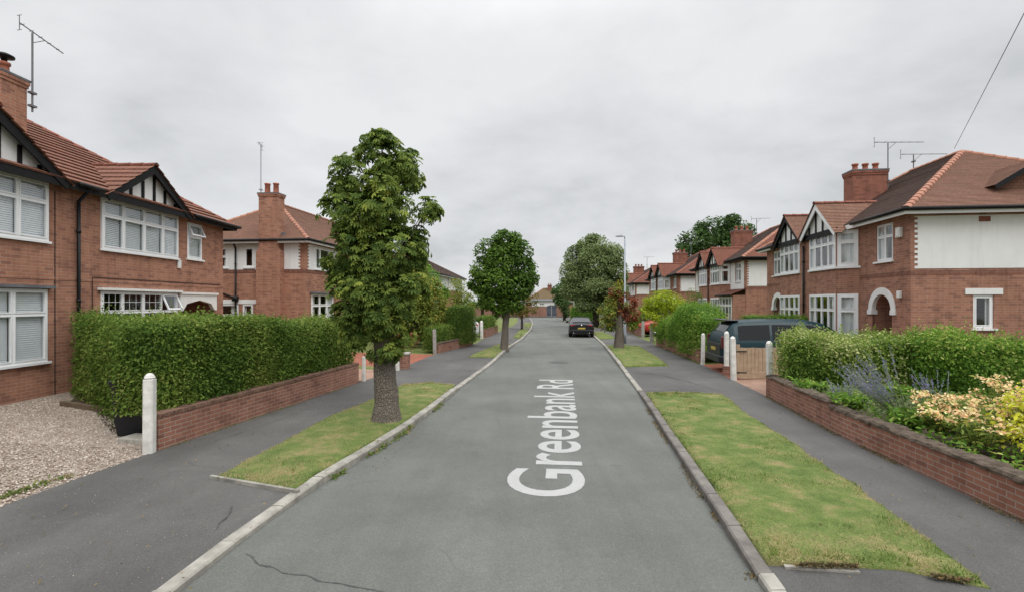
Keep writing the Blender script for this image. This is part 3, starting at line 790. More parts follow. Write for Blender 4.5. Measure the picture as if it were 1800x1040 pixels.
# ------------------------------------------------------------------ the two kinds of pair
def right_pair(name, label, loc, rot, o):
    """bay fronted pair under a hipped roof; local x runs from the far end to the near end"""
    W, D, ze, zr, p = 11.3, 8.5, o.get('ze', 5.2), o.get('zr', 8.0), .55
    root = empty(name, loc, rot, label, 'house', o.get('group'))
    bm = M[o.get('brick', 'brick2')]
    F0 = frame((0,0,0), (1,0,0)); FL = frame((0,D,0), (0,-1,0)); FR = frame((W,0,0), (0,1,0))
    body = MB()
    c0, c1 = 3.15, W-3.15; a0, a1 = c0-.45, c1+.45; zu0, zu1, zl0, zl1 = 3.76, 5.02, 1.0, 2.8
    bayc = o.get('cover', 'drapes')
    for end in (0, 1):
        X = (lambda e: W-e) if end else (lambda e: e)
        sw = sorted((X(.84), X(1.73))); ops = [(*sw, 3.8, 4.98)]
        lean = o.get('lean') and end == 1
        if not lean:
            oa = arch_porch(root, F0, X(1.42), 1.06, 2.25, .2, 1.0, body); ops.append(oa)
        u = sorted((X(0), X(2.7)))
        body2 = MB()
        wall(body, F0, u[0], u[1], 0, ze-.02, ops)
        window(root, F0, *sw, 3.8, 4.98, 2, .66, cover='curtain', name='window')
        # splayed bay sides
        Fs = frame((a0,0,0), (c0-a0, -p, 0)) if not end else frame((c1,-p,0), (a1-c1, p, 0))
        L = math.hypot(.45, p)
        wall(body, Fs, 0, L, 0, ze-.02, [(.04, L-.04, zu0, zu1), (.04, L-.04, zl0, zl1)], rev=.05)
        for z0, z1 in ((zu0, zu1), (zl0, zl1)): window(root, Fs, .04, L-.04, z0, z1, 1, .68, cover='net' if o.get('cover') != 'dark' else 'curtain', n0=-.02, sill=False, fw=.1)
        # front bay windows
        Fp = frame((0,-p,0), (1,0,0)); fw = sorted((X(3.17), X(5.2)))
        for z0, z1 in ((zu0, zu1), (zl0, zl1)): window(root, Fp, *fw, z0, z1, 4, .68, cover='drapes', n0=-.02, fw=.06, sill=False)
        for z in (zu0, zl0):
            s = MB()
            if end: pts = [(fw[0]-.04,-p-.07), (c1+.03,-p-.07), (a1+.05,0), (a1-.02,0), (c1,-p+.02), (fw[0]-.04,-p+.02)]
            else: pts = [(fw[1]+.04,-p-.07), (c0-.03,-p-.07), (a0-.05,0), (a0+.02,0), (c0,-p+.02), (fw[1]+.04,-p+.02)]
            s.prism([(x, y, z-.075) for x, y in pts], (0,0,.07))
            s.build('bay_sill', M['white'], root)
    fws = [sorted((3.17, 5.2)), sorted((W-5.2, W-3.17))]
    Fp = frame((0,-p,0), (1,0,0))
    wall(body, Fp, c0, c1, 0, ze-.02, [(*f, a, b) for f in fws for a, b in ((zu0, zu1), (zl0, zl1))], rev=.06)
    # end walls
    for F, side in ((FL, 0), (FR, 1)):
        u = (lambda y: D-y) if side == 0 else (lambda y: y)
        ow = sorted((u(1.66), u(2.20)))
        wall(body, F, 0, D, 0, ze-.02, [(*ow, 1.75, 2.72)])
        window(root, F, *ow, 1.75, 2.72, 1, None, cover='curtain', sill=True, fw=.07)
        li = MB(); li.M = F; li.box(ow[0]-.22, ow[1]+.22, -.03, .05, 2.725, 2.9); li.build('lintel', M['render'], root)
        pn = MB(); pn.M = F
        poly = toothed(u(.10), 1 if side else -1, 3.48, ze-.19, u(D-.1), .075, .085)
        pn.prism([(a, -.012, z) for a, z in poly], (0, .010, 0)); pn.build('render_panel', M['render'], root)
        if side == 1:
            v = MB(); v.M = F; v.box(1.80, 2.10, -.028, -.013, 4.82, 4.97)
            for k in range(3): v.box(1.82, 2.08, -.034, -.029, 4.84+k*.045, 4.865+k*.045)
            v.build('air_vent', M['ridge_red'], root)
            bx = MB(); bx.M = F0; bx.box(W-.58, W-.36, -.09, -.002, 4.45, 4.75); bx.box(W-.55, W-.39, -.105, -.091, 4.48, 4.72)
            if o.get('alarm'): bx.build('alarm_box', M['whitewood'], root, bevel=.01)
    body.M = None
    body.quad((0,D,0),(W,D,0),(W,D,ze-.02),(0,D,ze-.02))
    wl = body.build('wall', bm, root)
    # soldier course
    for F, u0, u1 in ((F0, 0, a0-.02), (F0, a1+.02, W), (FR, -.004, D), (FL, 0, D+.004)):
        sc = MB(); sc.M = F; sc.box(u0, u1, -.008, .004, 3.30, 3.42); sc.build('string_course', M['brick_dark'], root)
    if o.get('front_panel'):
        for end in (0, 1):
            X = (lambda e: W-e) if end else (lambda e: e)
            a, b = sorted((X(.79), X(1.78)))
            for q in ((*sorted((X(.25), X(.79))), ze-.18), (*sorted((X(1.78), X(2.66))), ze-.18), (a, b, 3.74)):
                pn = MB(); pn.M = F0; pn.box(q[0], q[1], -.02, -.003, 3.3, q[2]); pn.build('render_panel', M['render'], root)
    if o.get('lean'):
        l = MB(); x0, x1 = W-2.75, W+.1
        slope(l, [(x0, -.95, 2.95), (x1, -.95, 2.95), (x1, 0.0, 3.32), (x0, 0.0, 3.32)], .1, .014); 
        rfl = l.build('porch_roof', M['tile_red'], root)
        gutter(rfl, [(x0, -.98, 2.93), (x1, -.98, 2.93)])
        lw = MB(); Fq = frame((0,-.75,0), (1,0,0)); wall(lw, Fq, x0+.1, W-.02, 0, 2.93, [(x0+.2, W-.15, .9, 2.86)], rev=.05)
        Fe = frame((W-.02,-.75,0), (0,1,0)); wall(lw, Fe, 0, .75, 0, 2.93)
        lw.build('porch_wall', bm, root)
        window(root, Fq, x0+.2, W-.15, .9, 2.86, 4, .72, cover='drapes', n0=-.02, fw=.08)
    rf, tp = hip_roof(root, W, D, ze, zr, .35, o['roofs'], .1, .014, o.get('ridge', M['ridge_red']), .11, soff='white' if not o.get('blackf') else 'black')
    yb = lambda z: (z-ze)/tp - .35
    bg = o.get('barge', 'white')
    for xc in (4.25, W-4.25): gable(root, xc, 1.36, 5.06, 6.2, -p-.06, yb, o['roofs'][1], bg if xc > 6 else 'black', ridge_mat=o.get('ridge2', M['ridge_red']))
    gutter(root, [(W+.40, D+.4, ze-.03), (W+.40, -.40, ze-.03), (a1+.2, -.40, ze-.03)]); gutter(root, [(-.40, D+.4, ze-.03), (-.40, -.40, ze-.03), (a0-.2, -.40, ze-.03)])
    downpipe(root, Fp, W/2+.02, .1, 4.75, -.06)
    ch = o.get('chim', (W/2-.42, W/2+.28, 1.12, 2.38))
    chimney(root, *ch, 5.6, o.get('zc', 7.72), [((ch[0]+ch[1])/2, ch[2] + (ch[3]-ch[2])*f) for f in o.get('pots', (.2,.5,.8))], 'brick_chim', poth=.30)
    return root
M['brick_dark'] = brick_mat('brick_soldier', (.26,.112,.078), (.20,.085,.06), (.28,.21,.17), .4, .075, .225)
M['brick_chim'] = brick_mat('brick_chimney', (.32,.128,.086), (.24,.092,.064), (.26,.19,.15), .35)
SKY_LO, SKY_HI, SUN_E, EXPO = 1.0, 3.6, 1.2, 0.36
# ------------------------------------------------------------------ houses on the right
def place_right(cx, cy, deg, W=11.3):
    t = R(deg); return (cx + W*math.sin(t), cy + W*math.cos(t), 0), -math.pi/2 - t
TG = [M['tile_grey'], M['tile'], M['tile']]; TR = [M['tile_red'], M['tile_red'], M['tile_red']]
l, r = place_right(11.68, 15.0, 7.0)
r1 = right_pair('semi_detached_house', 'nearest right-hand brick house pair with large white rendered side wall and white gable board', l, r,
    dict(roofs=TG, ridge=M['ridge_orange'], alarm=True, group='house pairs with twin gables on the right'))
aerial(r1, (5.3, 2.75, 6.9), 2.0, R(85), 1.75, 6, el=.10, tilt=-.06)
aerial(r1, (4.3, 4.3, 7.9), .75, R(85), 1.7, 5, el=.08, tilt=-.05)
# small dormer on the near hip slope
dm = MB(); dm.box(9.0, 10.45, 2.95, 4.85, 5.3, 6.0, 2)
for ya, yb_ in ((2.62, 3.9), (5.18, 3.9)):
    slope(dm, [(8.6, ya, 5.98), (10.8, ya, 5.98), (10.8, yb_, 6.78), (8.6, yb_, 6.78)], .1, .014); dm.quad((8.6, ya, 5.96), (10.8, ya, 5.96), (10.8, yb_, 6.76), (8.6, yb_, 6.76), 1)
dm.add([(10.45,2.95,6.0),(10.45,4.85,6.0),(10.45,3.9,6.68)], [(0,1,2)], 2)
d_ = dm.build('dormer', [M['tile'], M['black'], M['tile']], r1)
bb = MB(); bb.bar((10.82,2.6,5.9),(10.82,3.9,6.72),.03,.14); bb.bar((10.82,5.2,5.9),(10.82,3.9,6.72),.03,.14); bb.build('bargeboard', M['black'], d_)
lt = MB(); lt.M = frame((0,0,0), (1,0,0))
lt.box(11.3-.52, 11.3-.38, -.10, -.003, 2.62, 2.84); lt.build('porch_lamp', M['whitewood'], r1, bevel=.02)
for cx, cy, dg, lab, op in (
    (14.15, 31.0, 5.0, 'second right-hand house pair, tiled porch roof over a white bay', dict(lean=True, front_panel=True, zc=7.6, cover='dark', ze=5.2, zr=7.9)),
    (14.75, 45.2, 2.0, 'third right-hand house pair, white side wall above the lime green bush', dict(zc=7.4, ze=5.0, zr=7.6)),
    (14.95, 62.0, 0.5, 'farthest house pair on the right, red roofed, beyond the lamp post', dict(lean=True, front_panel=True, zc=7.2, ze=4.85, zr=7.4))):
    l, r = place_right(cx, cy, dg)
    op.update(roofs=[M['tile_grey'], M['tile_red'], M['tile_red']] , barge='black', blackf=True, ridge=M['ridge_orange'] if cy < 40 else M['ridge_red'], group='house pairs with twin gables on the right')
    h = right_pair('semi_detached_house', lab, l, r, op)
    aerial(h, (5.0, 3.0, 7.0), 1.5, R(85), 1.3, 5, el=.1)
    if cy < 32: pass

# ------------------------------------------------------------------ near house on the left
def left_near():
    W, D, ze, zr = 12.9, 7.76, 5.35, 8.0
    root = empty('semi_detached_house', (-10.75, 6.15, 0), R(90), 'near red brick house pair with black half-timbered gables, beside the gravel drive', 'house')
    bm = M['brick']; F0 = frame((0,0,0), (1,0,0)); FL = frame((0,D,0), (0,-1,0)); FR = frame((W,0,0), (0,1,0))
    body = MB(); ops = []; wins = []
    for end in (0, 1):
        X = (lambda e: W-e) if end else (lambda e: e)
        up = sorted((X(2.62), X(5.68))); lo = sorted((X(2.62), X(5.68))); na = sorted((X(1.30), X(2.10))); po = sorted((X(.62), X(2.42)))
        ops += [(*up, 3.90, 5.24), (*lo, 1.15, 2.80), (*na, 3.95, 5.15), (*po, .3, 2.57)]
        window(root, F0, *up, 3.90, 5.24, [0,.24,.5,.76,1], .66, 'blind', n0=-.05)
        window(root, F0, *lo, 1.15, 2.80, [0,.24,.5,.76,1] if end else [0,.27,.5,.73,1], .66, None if end else 'blind', n0=-.02, lead=bool(end), open_fan=3 if end else None)
        window(root, F0, *na, 3.95, 5.15, 1, .62, 'blind', n0=.0, open_fan=0)
        # porch: shallow pointed arch under a white head
        u0, u1 = po; um = (u0+u1)/2
        pr = MB(); pr.prism([(u0-.12,-.06,2.22),(u0+.02,-.06,2.22),(u0+.22,-.06,2.45),(um,-.06,2.57),(u1-.22,-.06,2.45),(u1-.02,-.06,2.22),(u1+.12,-.06,2.22),(u1+.12,-.06,2.76),(u0-.12,-.06,2.76)], (0,.13,0))
        pr.box(u0-.16, u1+.16, -.10, .02, 2.762, 2.83)
        pr.build('porch_head', M['whitewood'], root)
        wall(body, frame((u0,0,0), (0,1,0)), 0, 1.1, .3, 2.57); wall(body, frame((u1,1.1,0), (0,-1,0)), 0, 1.1, .3, 2.57)
        wall(body, F0, u0, u1, .3, 2.57, n0=1.1); body.quad((u0,0,2.569),(u1,0,2.569),(u1,1.1,2.569),(u0,1.1,2.569)); body.quad((u0,0,.301),(u1,0,.301),(u1,1.1,.301),(u0,1.1,.301))
        d = MB(); d.box(um-.46, um+.46, 1.03, 1.09, .31, 2.3); d.box(um-.3, um-.05, 1.01, 1.028, .5, 1.1); d.box(um+.05, um+.3, 1.01, 1.028, .5, 1.1)
        dr = d.build('door', M['door'], root); h = MB(); h.tube([(um+.36, .98, 1.3), (um+.36, 1.03, 1.3)], .03, 8); h.build('handle', M['chrome'], dr, True)
        gable(root, (up[0]+up[1])/2, 1.62, 5.36, 6.46, -.16, (lambda z: (z-ze)/((zr-ze)/(D/2+.35)) - .35), M['tile_near'], 'black', .3, .03, ridge_mat=M['ridge_red'], ov=.20, nt=6, back=.3)
        li = MB(); li.box(lo[0]-.1, lo[1]+.1, -.13, .02, 2.815, 2.88); li.build('lintel', M['whitewood'] if end else M['lead'], root)
    wall(body, F0, 0, W, 0, ze-.02, ops); wall(body, FL, 0, D, 0, ze-.02); wall(body, FR, 0, D, 0, ze-.02)
    body.quad((0,D,0),(W,D,0),(W,D,ze-.02),(0,D,ze-.02))
    body.build('wall', bm, root)
    sc = MB(); sc.box(-.004, W+.004, -.012, .004, 3.02, 3.10); sc.build('string_course', M['brick'], root)
    rf, tp = hip_roof(root, W, D, ze, zr, .35, [M['tile_near']]*3, .30, .042, M['ridge_red'], .10, soff='black')
    gutter(root, [(-.42, D, ze-.03), (-.42, -.42, ze-.03), (2.3, -.42, ze-.03)]); gutter(root, [(6.1, -.42, ze-.03), (6.8, -.42, ze-.03)]); gutter(root, [(W-2.3, -.42, ze-.03), (W+.42, -.42, ze-.03), (W+.42, D, ze-.03)])
    downpipe(root, F0, 6.47, .2, 4.95, -.07, neck=(0, -.40, .36))
    downpipe(root, frame((W-.1,0,0),(0,1,0)), 4.6, .2, 5.0, -.12)
    for pts in ([(5.88,-.012,.3),(5.88,-.012,5.1)], [(6.95,-.012,.9),(6.95,-.012,3.13),(7.0,-.014,3.14),(12.7,-.014,3.14)]):
        cb = MB(); cb.tube(pts, .009, 5); cb.build('cable', M['rubber'], root)
    vb = MB(); vb.box(10.28, 10.42, -.06, -.002, 3.58, 3.85); vb.build('sensor_box', M['whitewood'], root, bevel=.015)
    ch = chimney(root, 5.97, 6.60, 1.33, 2.6, 5.6, 8.02, [(6.3,1.6),(6.3,2.0),(6.3,2.38)], 'brick', cowl=0, poth=.30)
    aerial(root, (6.66, 1.25, 7.25), 1.98, R(-12), 1.05, 5, tilt=-.28, el=.08)
    return root
left_near()

# ------------------------------------------------------------------ second house on the left
def left_second(name, label, loc, deg, W, ze, zr, full=False, roof='tile'):
    D = 6.1
    root = empty(name, loc, R(90-deg), label, 'house')
    F0 = frame((0,0,0), (1,0,0)); FL = frame((0,D,0), (0,-1,0)); FR = frame((W,0,0), (0,1,0))
    body = MB(); ops = []
    u = lambda y: D-y
    for end in (0, 1):
        X = (lambda e: W-e) if end else (lambda e: e)
        a = sorted((X(.85), X(2.72))); b = sorted((X(.55), X(2.75)))
        ops += [(*a, 4.05, 5.05), (*b, 1.2, 2.9)]
        window(root, F0, *a, 4.05, 5.05, [0,.26,.74,1], None, 'drapes', n0=-.025, fw=.05)
        window(root, F0, *b, 1.2, 2.9, [0,.36,.68,1], .68, 'drapes', n0=.0, fw=.08)
        li = MB(); li.box(b[0]-.12, b[1]+.12, -.16, .03, 2.905, 2.98); li.build('lintel', M['lead'], root)
        pn = MB(); e0, e1 = X(3.25), X(.22); s_ = 1 if not end else -1
        wal = MB(); wall(wal, F0, *sorted((X(.34), X(W/2-.1 if full else 3.25))), 3.98, ze-.16, [(*a, 4.05, 5.05)], n0=-.014, rev=.03); wal.M = F0
        wal.M = None; wal.build('render_panel', M['render'], root)
        wal = MB(); wal.M = F0; tp_ = toothed(X(.22), s_, 3.98, ze-.16, X(.34), .075, .09); wal.poly([(q, -.0145, z) for q, z in tp_]); wal.build('render_edge', M['render'], root)
    wall(body, F0, 0, W, 0, ze-.02, ops)
    so = [(u(2.9), u(2.46), 4.08, 4.98), (u(4.5), u(3.75), 4.08, 4.98), (u(3.0), u(2.5), 1.3, 2.42), (u(4.6), u(3.2), 1.3, 2.42)]
    so = [tuple(sorted(x[:2]))+x[2:] for x in so]
    wall(body, FL, 0, D, 0, ze-.02, so); wall(body, FR, 0, D, 0, ze-.02); body.quad((0,D,0),(W,D,0),(W,D,ze-.02),(0,D,ze-.02))
    for i, x in enumerate(so): window(root, FL, *x, 1, .55 if i != 0 else None, 'curtain' if i else None, n0=.0, fw=.05)
    li = MB(); li.M = FL; li.box(u(4.85), u(2.3), -.03, .03, 2.425, 2.62); li.build('lintel', M['render'], root)
    w2 = MB(); wall(w2, FL, u(1.0), u(.31), 3.98, ze-.16, n0=-.014, rev=.03); w2.build('render_panel', M['render'], root); w2 = MB(); w2.M = FL
    w2.poly([(q, -.0145, z) for q, z in toothed(u(.22), -1, 3.98, ze-.16, u(.31), .075, .08)]); w2.build('render_edge', M['render'], root); w2 = MB()
    wall(w2, FL, u(6.0), u(2.10), 3.98, ze-.16, [x for x in so[:2]], n0=-.014, rev=.03)
    w2.build('render_panel', M['render'], root)
    body.build('wall', M['brick'], root)
    for F, a, b in ((FL, -.004, u(2.12)), (FL, u(.98), D+.004), (F0, -.004, 3.3)):
        sc = MB(); sc.M = F; sc.box(a, b, -.02, .004, 3.84, 3.978); sc.build('string_course', M['brick_dark'], root)
    rf, tp = hip_roof(root, W, D, ze, zr, .35, [M[roof]]*3, .1, .014, M['ridge_orange'] if not full else M['tile_grey'], .105)
    gutter(root, [(-.40, D, ze-.03), (-.40, -.40, ze-.03), (W+.40, -.40, ze-.03)])
    # external stack on the near end wall
    c = MB(); c.prism([(-.36, y, z) for y, z in ((.98,0),(2.12,0),(2.12,4.72),(1.99,4.95),(1.99,7.2),(1.12,7.2),(1.12,4.95),(.98,4.72))], (.6,0,0)); 
    c.box(-.385, .265, 1.095, 2.015, 7.201, 7.27); c.box(-.405, .285, 1.075, 2.035, 7.271, 7.34)
    cm = c.build('chimney', M['brick'], root)
    f = MB(); f.box(-.415, .295, 1.065, 2.045, 7.341, 7.38); f.build('flaunching', M['lead'], cm)
    for y in (1.35, 1.76):
        p = MB(); p.lathe([(.13,0),(.12,.05),(.11,.4),(.135,.42),(.135,.47),(.09,.47),(.085,.4)], (-.05, y, 7.38), 14); p.build('chimney_pot', M['pot'], cm, True)
    for a, b in ((.96, 1.12), (1.99, 2.14)):
        fl = MB(); fl.box(-.03, .5, a, b, ze+.02, ze+.34); fl.build('flashing', M['lead'], cm)
    downpipe(root, FL, u(3.3), .2, 4.95, -.08, hop=2.55, neck=(0, -.35, .32))
    s = MB(); s.M = FL; s.tube([(u(5.2), -.05, 3.4), (u(3.35), -.06, 2.68)], .04, 8); s.build('waste_pipe', M['blackgloss'], root, True)
    a = aerial(root, (-.1, 2.05, 7.1), 2.45, R(-160), .7, 4, el=.12, mat='metal', strut=False)
    return root
left_second('semi_detached_house', 'hipped roof house with tall external brick chimney, beyond the clipped hedge', (-9.3, 23.0, 0), 6.7, 12.5, 5.3, 7.55)
left_second('semi_detached_house', 'farther white and brick house half hidden by shrubs behind the big chestnut', (-6.75, 42.0, -.35), 6.7, 12.5, 5.3, 7.1, True, 'tile_grey')
# ------------------------------------------------------------------ ground lines (x, y) in metres, camera over the origin
LK = [(-3.1,-8),(-2.99,0),(-2.9,4.4),(-2.76,6.3),(-2.48,7.7),(-2.19,9.1),(-1.9,10.9),(-1.47,15.2),(-.86,20),(-.27,26.2),(.17,30.4),(.78,35),(1.75,46),(2.3,56),(2.6,64),(2.7,79)]
RK = [(1.5,-8),(1.75,0),(2.17,4.4),(2.33,5.6),(2.78,9),(3.43,13.7),(4.24,20.6),(5.35,30.4),(6.25,41.7),(6.6,52),(6.75,62),(6.8,79)]
LP = [(-6.2,-8),(-6.1,3),(-6.0,6),(-5.72,8.2),(-4.55,15.3),(-4.1,18),(-3.55,23.7),(-2.15,29),(-1.85,34),(-1.0,42),(.1,52),(.7,62),(.9,79)]
RP = [(5.3,-8),(5.42,3),(5.56,5.5),(5.85,9),(6.5,13.1),(6.78,15.8),(7.0,17),(7.3,19.7),(8.0,28.2),(8.8,36),(9.6,44),(10.2,55),(10.4,62),(10.4,79)]
def xat(line, y):
    for a, b in zip(line, line[1:]):
        if y <= b[1]: return a[0] + (b[0]-a[0])*(y-a[1])/(b[1]-a[1])
    return line[-1][0]
def smooth_line(line, step=.5, y0=-8, y1=79):
    ys = np.arange(y0, y1+.01, step); xs = np.array([xat(line, y) for y in ys])
    k = np.ones(5)/5; xp = np.pad(xs, 2, mode='edge'); xs[2:-2] = np.convolve(xp, k, 'valid')[2:-2]
    return list(zip(xs, ys))
sLK, sRK, sLP, sRP = map(smooth_line, (LK, RK, LP, RP))
def ribbon(name, a, b, za, zb, mat, kind='structure', sub=1):
    mb = MB(); n = len(a); vs = []
    for k in range(sub+1):
        f = k/sub
        for p, q in zip(a, b): vs.append((p[0]+(q[0]-p[0])*f, p[1]+(q[1]-p[1])*f, za+(zb-za)*f))
    fs = [(k*n+i, (k+1)*n+i, (k+1)*n+i+1, k*n+i+1) for k in range(sub) for i in range(n-1)]
    mb.add(vs, fs); return tag(mb.build(name, mat, smooth=True), kind=kind)
g = MB(); g.quad((-400,-60,-.12),(400,-60,-.12),(400,700,-.12),(-400,700,-.12)); tag(g.build('ground', M['fargrass']), kind='structure')
ribbon('road', sLK, sRK, 0, 0, M['road'])
rd = MB(); rd.quad((-60,78.9,-.006),(80,78.9,-.006),(80,84.6,-.006),(-60,84.6,-.006)); tag(rd.build('far_road', M['road']), kind='structure')
pv = MB(); pv.quad((-60,84.6,.10),(80,84.6,.10),(80,86.3,.10),(-60,86.3,.10)); pv.quad((-60,84.6,-.1),(80,84.6,-.1),(80,84.6,.10),(-60,84.6,.10)); tag(pv.build('far_pavement', M['pave']), kind='structure')
off = lambda l, d: [(x+d, y) for x, y in l]
ribbon('pavement', off(sLK, -.13), sLP, .062, .12, M['pave'])
ribbon('pavement', off(sRK, .13), sRP, .062, .12, M['pave'])
# private ground behind the property lines
def cut(line, y0, y1): return [(xat(line, y0), y0)] + [p for p in line if y0 < p[1] < y1] + [(xat(line, y1), y1)]
def yard(name, line, y0, y1, xo, mat, z1=.36, dz=0): 
    a = cut(line, y0, y1); return ribbon(name, a, [(xo, p[1]) for p in a], .105+dz, z1+dz, mat)
yard('gravel_drive', sLP, -8, 8.3, -10.9, M['gravel'], .34)
dv = MB(); dv.quad((-5.72,8.3,.112),(-10.9,8.3,.345),(-10.9,12.75,.345),(-7.2,9.2,.18)); tag(dv.build('gravel_drive', M['gravel']), kind='structure')
be = MB(); be.quad((-9.6,11.0,.325),(-7.2,10.25,.235),(-6.8,9.3,.21),(-10.5,12.75,.35)); tag(be.build('garden_soil', M['soil']), kind='structure')
yard('garden_soil', sLP, 8.3, 15.6, -10.9, M['soil'], .30, -.012)
yard('path', sLP, 15.6, 18.2, -9.5, M['tanpave'], .25)
yard('garden_lawn', sLP, 18.2, 19.0, -9.3, M['lawn'], .25)
yard('brick_drive', sLP, 19.0, 23.6, -9.2, M['redpave'], .25)
yard('garden_lawn', sLP, 23.6, 79, -30, M['lawn'], .3)
yard('garden_soil', sRP, -8, 11.8, 16, M['soil'], .45, .10)
yard('garden_lawn', sRP, 11.8, 13.2, 12, M['lawn'], .35)
yard('path', sRP, 13.2, 15.9, 13.5, M['tanpave'], .32)
yard('brick_drive', sRP, 15.9, 19.8, 13.5, M['redpave'], .32)
yard('garden_lawn', sRP, 19.8, 79, 45, M['lawn'], .32)
# kerbs: single stones with joints, dropped across the drives
def kerb(line, side, y0, y1, up, mat, name='kerb'):
    mb = MB(); y = y0; w = .14
    while y < y1:
        e = min(y + (.91 if y < 30 else 1.82), y1)
        def top(v): 
            h = .105
            for a, b in up:
                pass
            f = min([1.0] + [max(0, min(1, (max(a-v, v-b))/.9)) for a, b in up])
            return .066 + (h-.066)*f
        a, b = y+.006, e-.006; j = random.uniform(-.008, .008); jz = random.uniform(-.006, .006)
        xa, xb = xat(line, a)+j*.6, xat(line, b)+j*.6; za, zb = top(a)+jz, top(b)+jz
        s = side; ch = .018
        vs = []
        for x, yy, z in ((xa, a, za), (xb, b, zb)):
            vs += [(x, yy, -.06), (x, yy, z-ch), (x+s*ch, yy, z), (x+s*w, yy, z+.002), (x+s*w, yy, -.06)]
        mb.add(vs, [(0,1,6,5),(1,2,7,6),(2,3,8,7),(3,4,9,8),(0,4,3,2,1),(5,6,7,8,9)])
        y = e
    return tag(mb.build(name, mat), kind='structure')
LD = [(-8, 6.2), (15.0, 22.0), (30.2, 34.0)]; RD = [(-8, 4.55), (14.0, 19.0), (29.6, 33.5)]
kerb(sLK, -1, -7.5, 78.5, LD, M['kerb']); kerb(sRK, 1, -7.5, 4.6, RD, M['kerb']); kerb(sRK, 1, 4.6, 14.2, RD, M['kerb_dark']); kerb(sRK, 1, 14.2, 78.5, RD, M['kerb'])
# edging strips across the crossovers
ed = MB(); ed.bar((-4.15,7.05,.10), (-2.72,6.52,.09), .05, .05); ed.bar((2.5,4.70,.064), (3.12,4.60,.068), .05, .05); tag(ed.build('kerb', M['kerb']), kind='structure')
# verges
def verge(poly, z=.10, hump=.045, dens=1500, dry=False, bare=None):
    c = np.array(poly).mean(0); n = len(poly)
    pts = []
    # densify the outline with a wavering edge
    for i in range(n):
        a, b = np.array(poly[i]), np.array(poly[(i+1) % n]); L = np.linalg.norm(b-a); k = max(1, int(L/.25)); nr = np.array([b[1]-a[1], a[0]-b[0]])/max(L, 1e-6)
        for j in range(k):
            p = a + (b-a)*j/k; w = noise.noise(V((p[0]*2.3, p[1]*2.3, 5)))*.07*(0 if j == 0 else 1); pts.append(p + nr*w)
    m = len(pts); vs = [(p[0], p[1], .03) for p in pts] + [(p[0], p[1], z+.004) for p in pts]
    for f, h in ((.93, .6), (.75, .9), (.4, 1)):
        vs += [(c[0]+(p[0]-c[0])*f, c[1]+(p[1]-c[1])*f, z+.004+hump*h) for p in pts]
    vs.append((c[0], c[1], z+.004+hump)); fs = []
    for r_ in range(4):
        for i in range(m): fs.append((r_*m+i, r_*m+(i+1) % m, (r_+1)*m+(i+1) % m, (r_+1)*m+i))
    for i in range(m): fs.append((4*m+i, 4*m+(i+1) % m, 5*m))
    mb = MB(); mb.add(vs, fs); tag(mb.build('verge', M['lawn'], smooth=True), kind='structure')
    area = abs(sum(poly[i][0]*poly[(i+1) % n][1]-poly[(i+1) % n][0]*poly[i][1] for i in range(n)))/2
    N = int(area*dens); P = scatter([tuple(p) for p in pts], N)
    zz = np.full(N, z + .004 + hump*.5)
    h = np.array([noise.noise(V((p[0]*1.1, p[1]*1.1, 9))) + .5*noise.noise(V((p[0]*4, p[1]*4, 2))) for p in P])
    pa = np.array(pts); dE = np.full(N, 9.)
    for i in range(len(pa)):
        a, b = pa[i], pa[(i+1) % len(pa)]; ab = b-a; tt = np.clip(((P-a)@ab)/max(ab@ab, 1e-9), 0, 1); dE = np.minimum(dE, np.linalg.norm(P - a - tt[:,None]*ab, axis=1))
    pn = np.array([.7*noise.noise(V((p[0]*.9+4, p[1]*.9, 1))) + .6*noise.noise(V((p[0]*2.6, p[1]*2.6, 6))) + .6*noise.noise(V((p[0]*7, p[1]*7, 6))) + .5*noise.noise(V((p[0]*16, p[1]*16, 6))) for p in P])
    dt = np.full(N, 9.)
    if bare: dt = np.hypot(P[:,0]-bare[0], P[:,1]-bare[1])
    rnd = np.clip(rng.uniform(.1, .7, N) + (.25 if dry else .04) + pn*.95 + .35*np.exp(-dE/.12) + .55*np.exp(-(dt/.55)**2), 0, 1)
    thin = rng.uniform(0, 1, N) > .75*np.exp(-(dE/.07)**2) + .75*np.exp(-(dt/.42)**2)
    size = np.clip(.042*(1 + .6*h) * rng.uniform(.5, 1.5, N), .015, .11)
    tip = np.stack([rng.normal(0,.9,N), rng.normal(0,.9,N), np.ones(N)], 1)
    P, zz, size, rnd = P[thin], zz[thin], size[thin], rnd[thin]; tip = tip[thin]; N = len(P)
    A = leaf_arrays(np.column_stack([P, zz-.02]), rng.normal(size=(N,3))*np.array([1,1,.1]), size, TB, .2, 0, tip=tip, narrow=.24 if dens > 900 else .4, rnd=rnd)
    return tag(leaf_obj('grass', [A], M['grass_dry'] if dry else M['grass']), kind='stuff')
LK, RK = sLK, sRK
k = lambda line, ys, d: [(xat(line, y)+d, y) for y in ys]
verge(k(LK, (6.6,7.4,8.2,9.1,10.2,11.5,13,14.4,14.9), -.145) + [(-2.45,15.4),(-3.2,14.9),(-3.45,12.7),(-3.85,10.7),(-3.98,8.5),(-4.08,7.1)], dens=4200, dry=True, bare=(-2.54, 10.3))
verge([(5.52,13.4),(4.9,13.65)] + k(RK, (13.6,12.2,11,10,9,8,7,6,5.2,4.75), .145) + [(3.5,4.62),(4.02,4.3),(4.33,5.8),(4.5,6.6),(4.64,7.7),(4.88,9.2),(5.08,11.1)], dens=4600)
verge(k(LK, (22.6,24.2,26,28,29.6), -.145) + [(-.45,30.4),(-.95,28.6),(-1.35,26.2),(-1.95,22.6)], dens=1400, dry=True)
verge(k(LK, (34.5,38,42,46.5), -.145) + [(.9,46.8),(.45,41),(.05,35)], dens=500, dry=True)
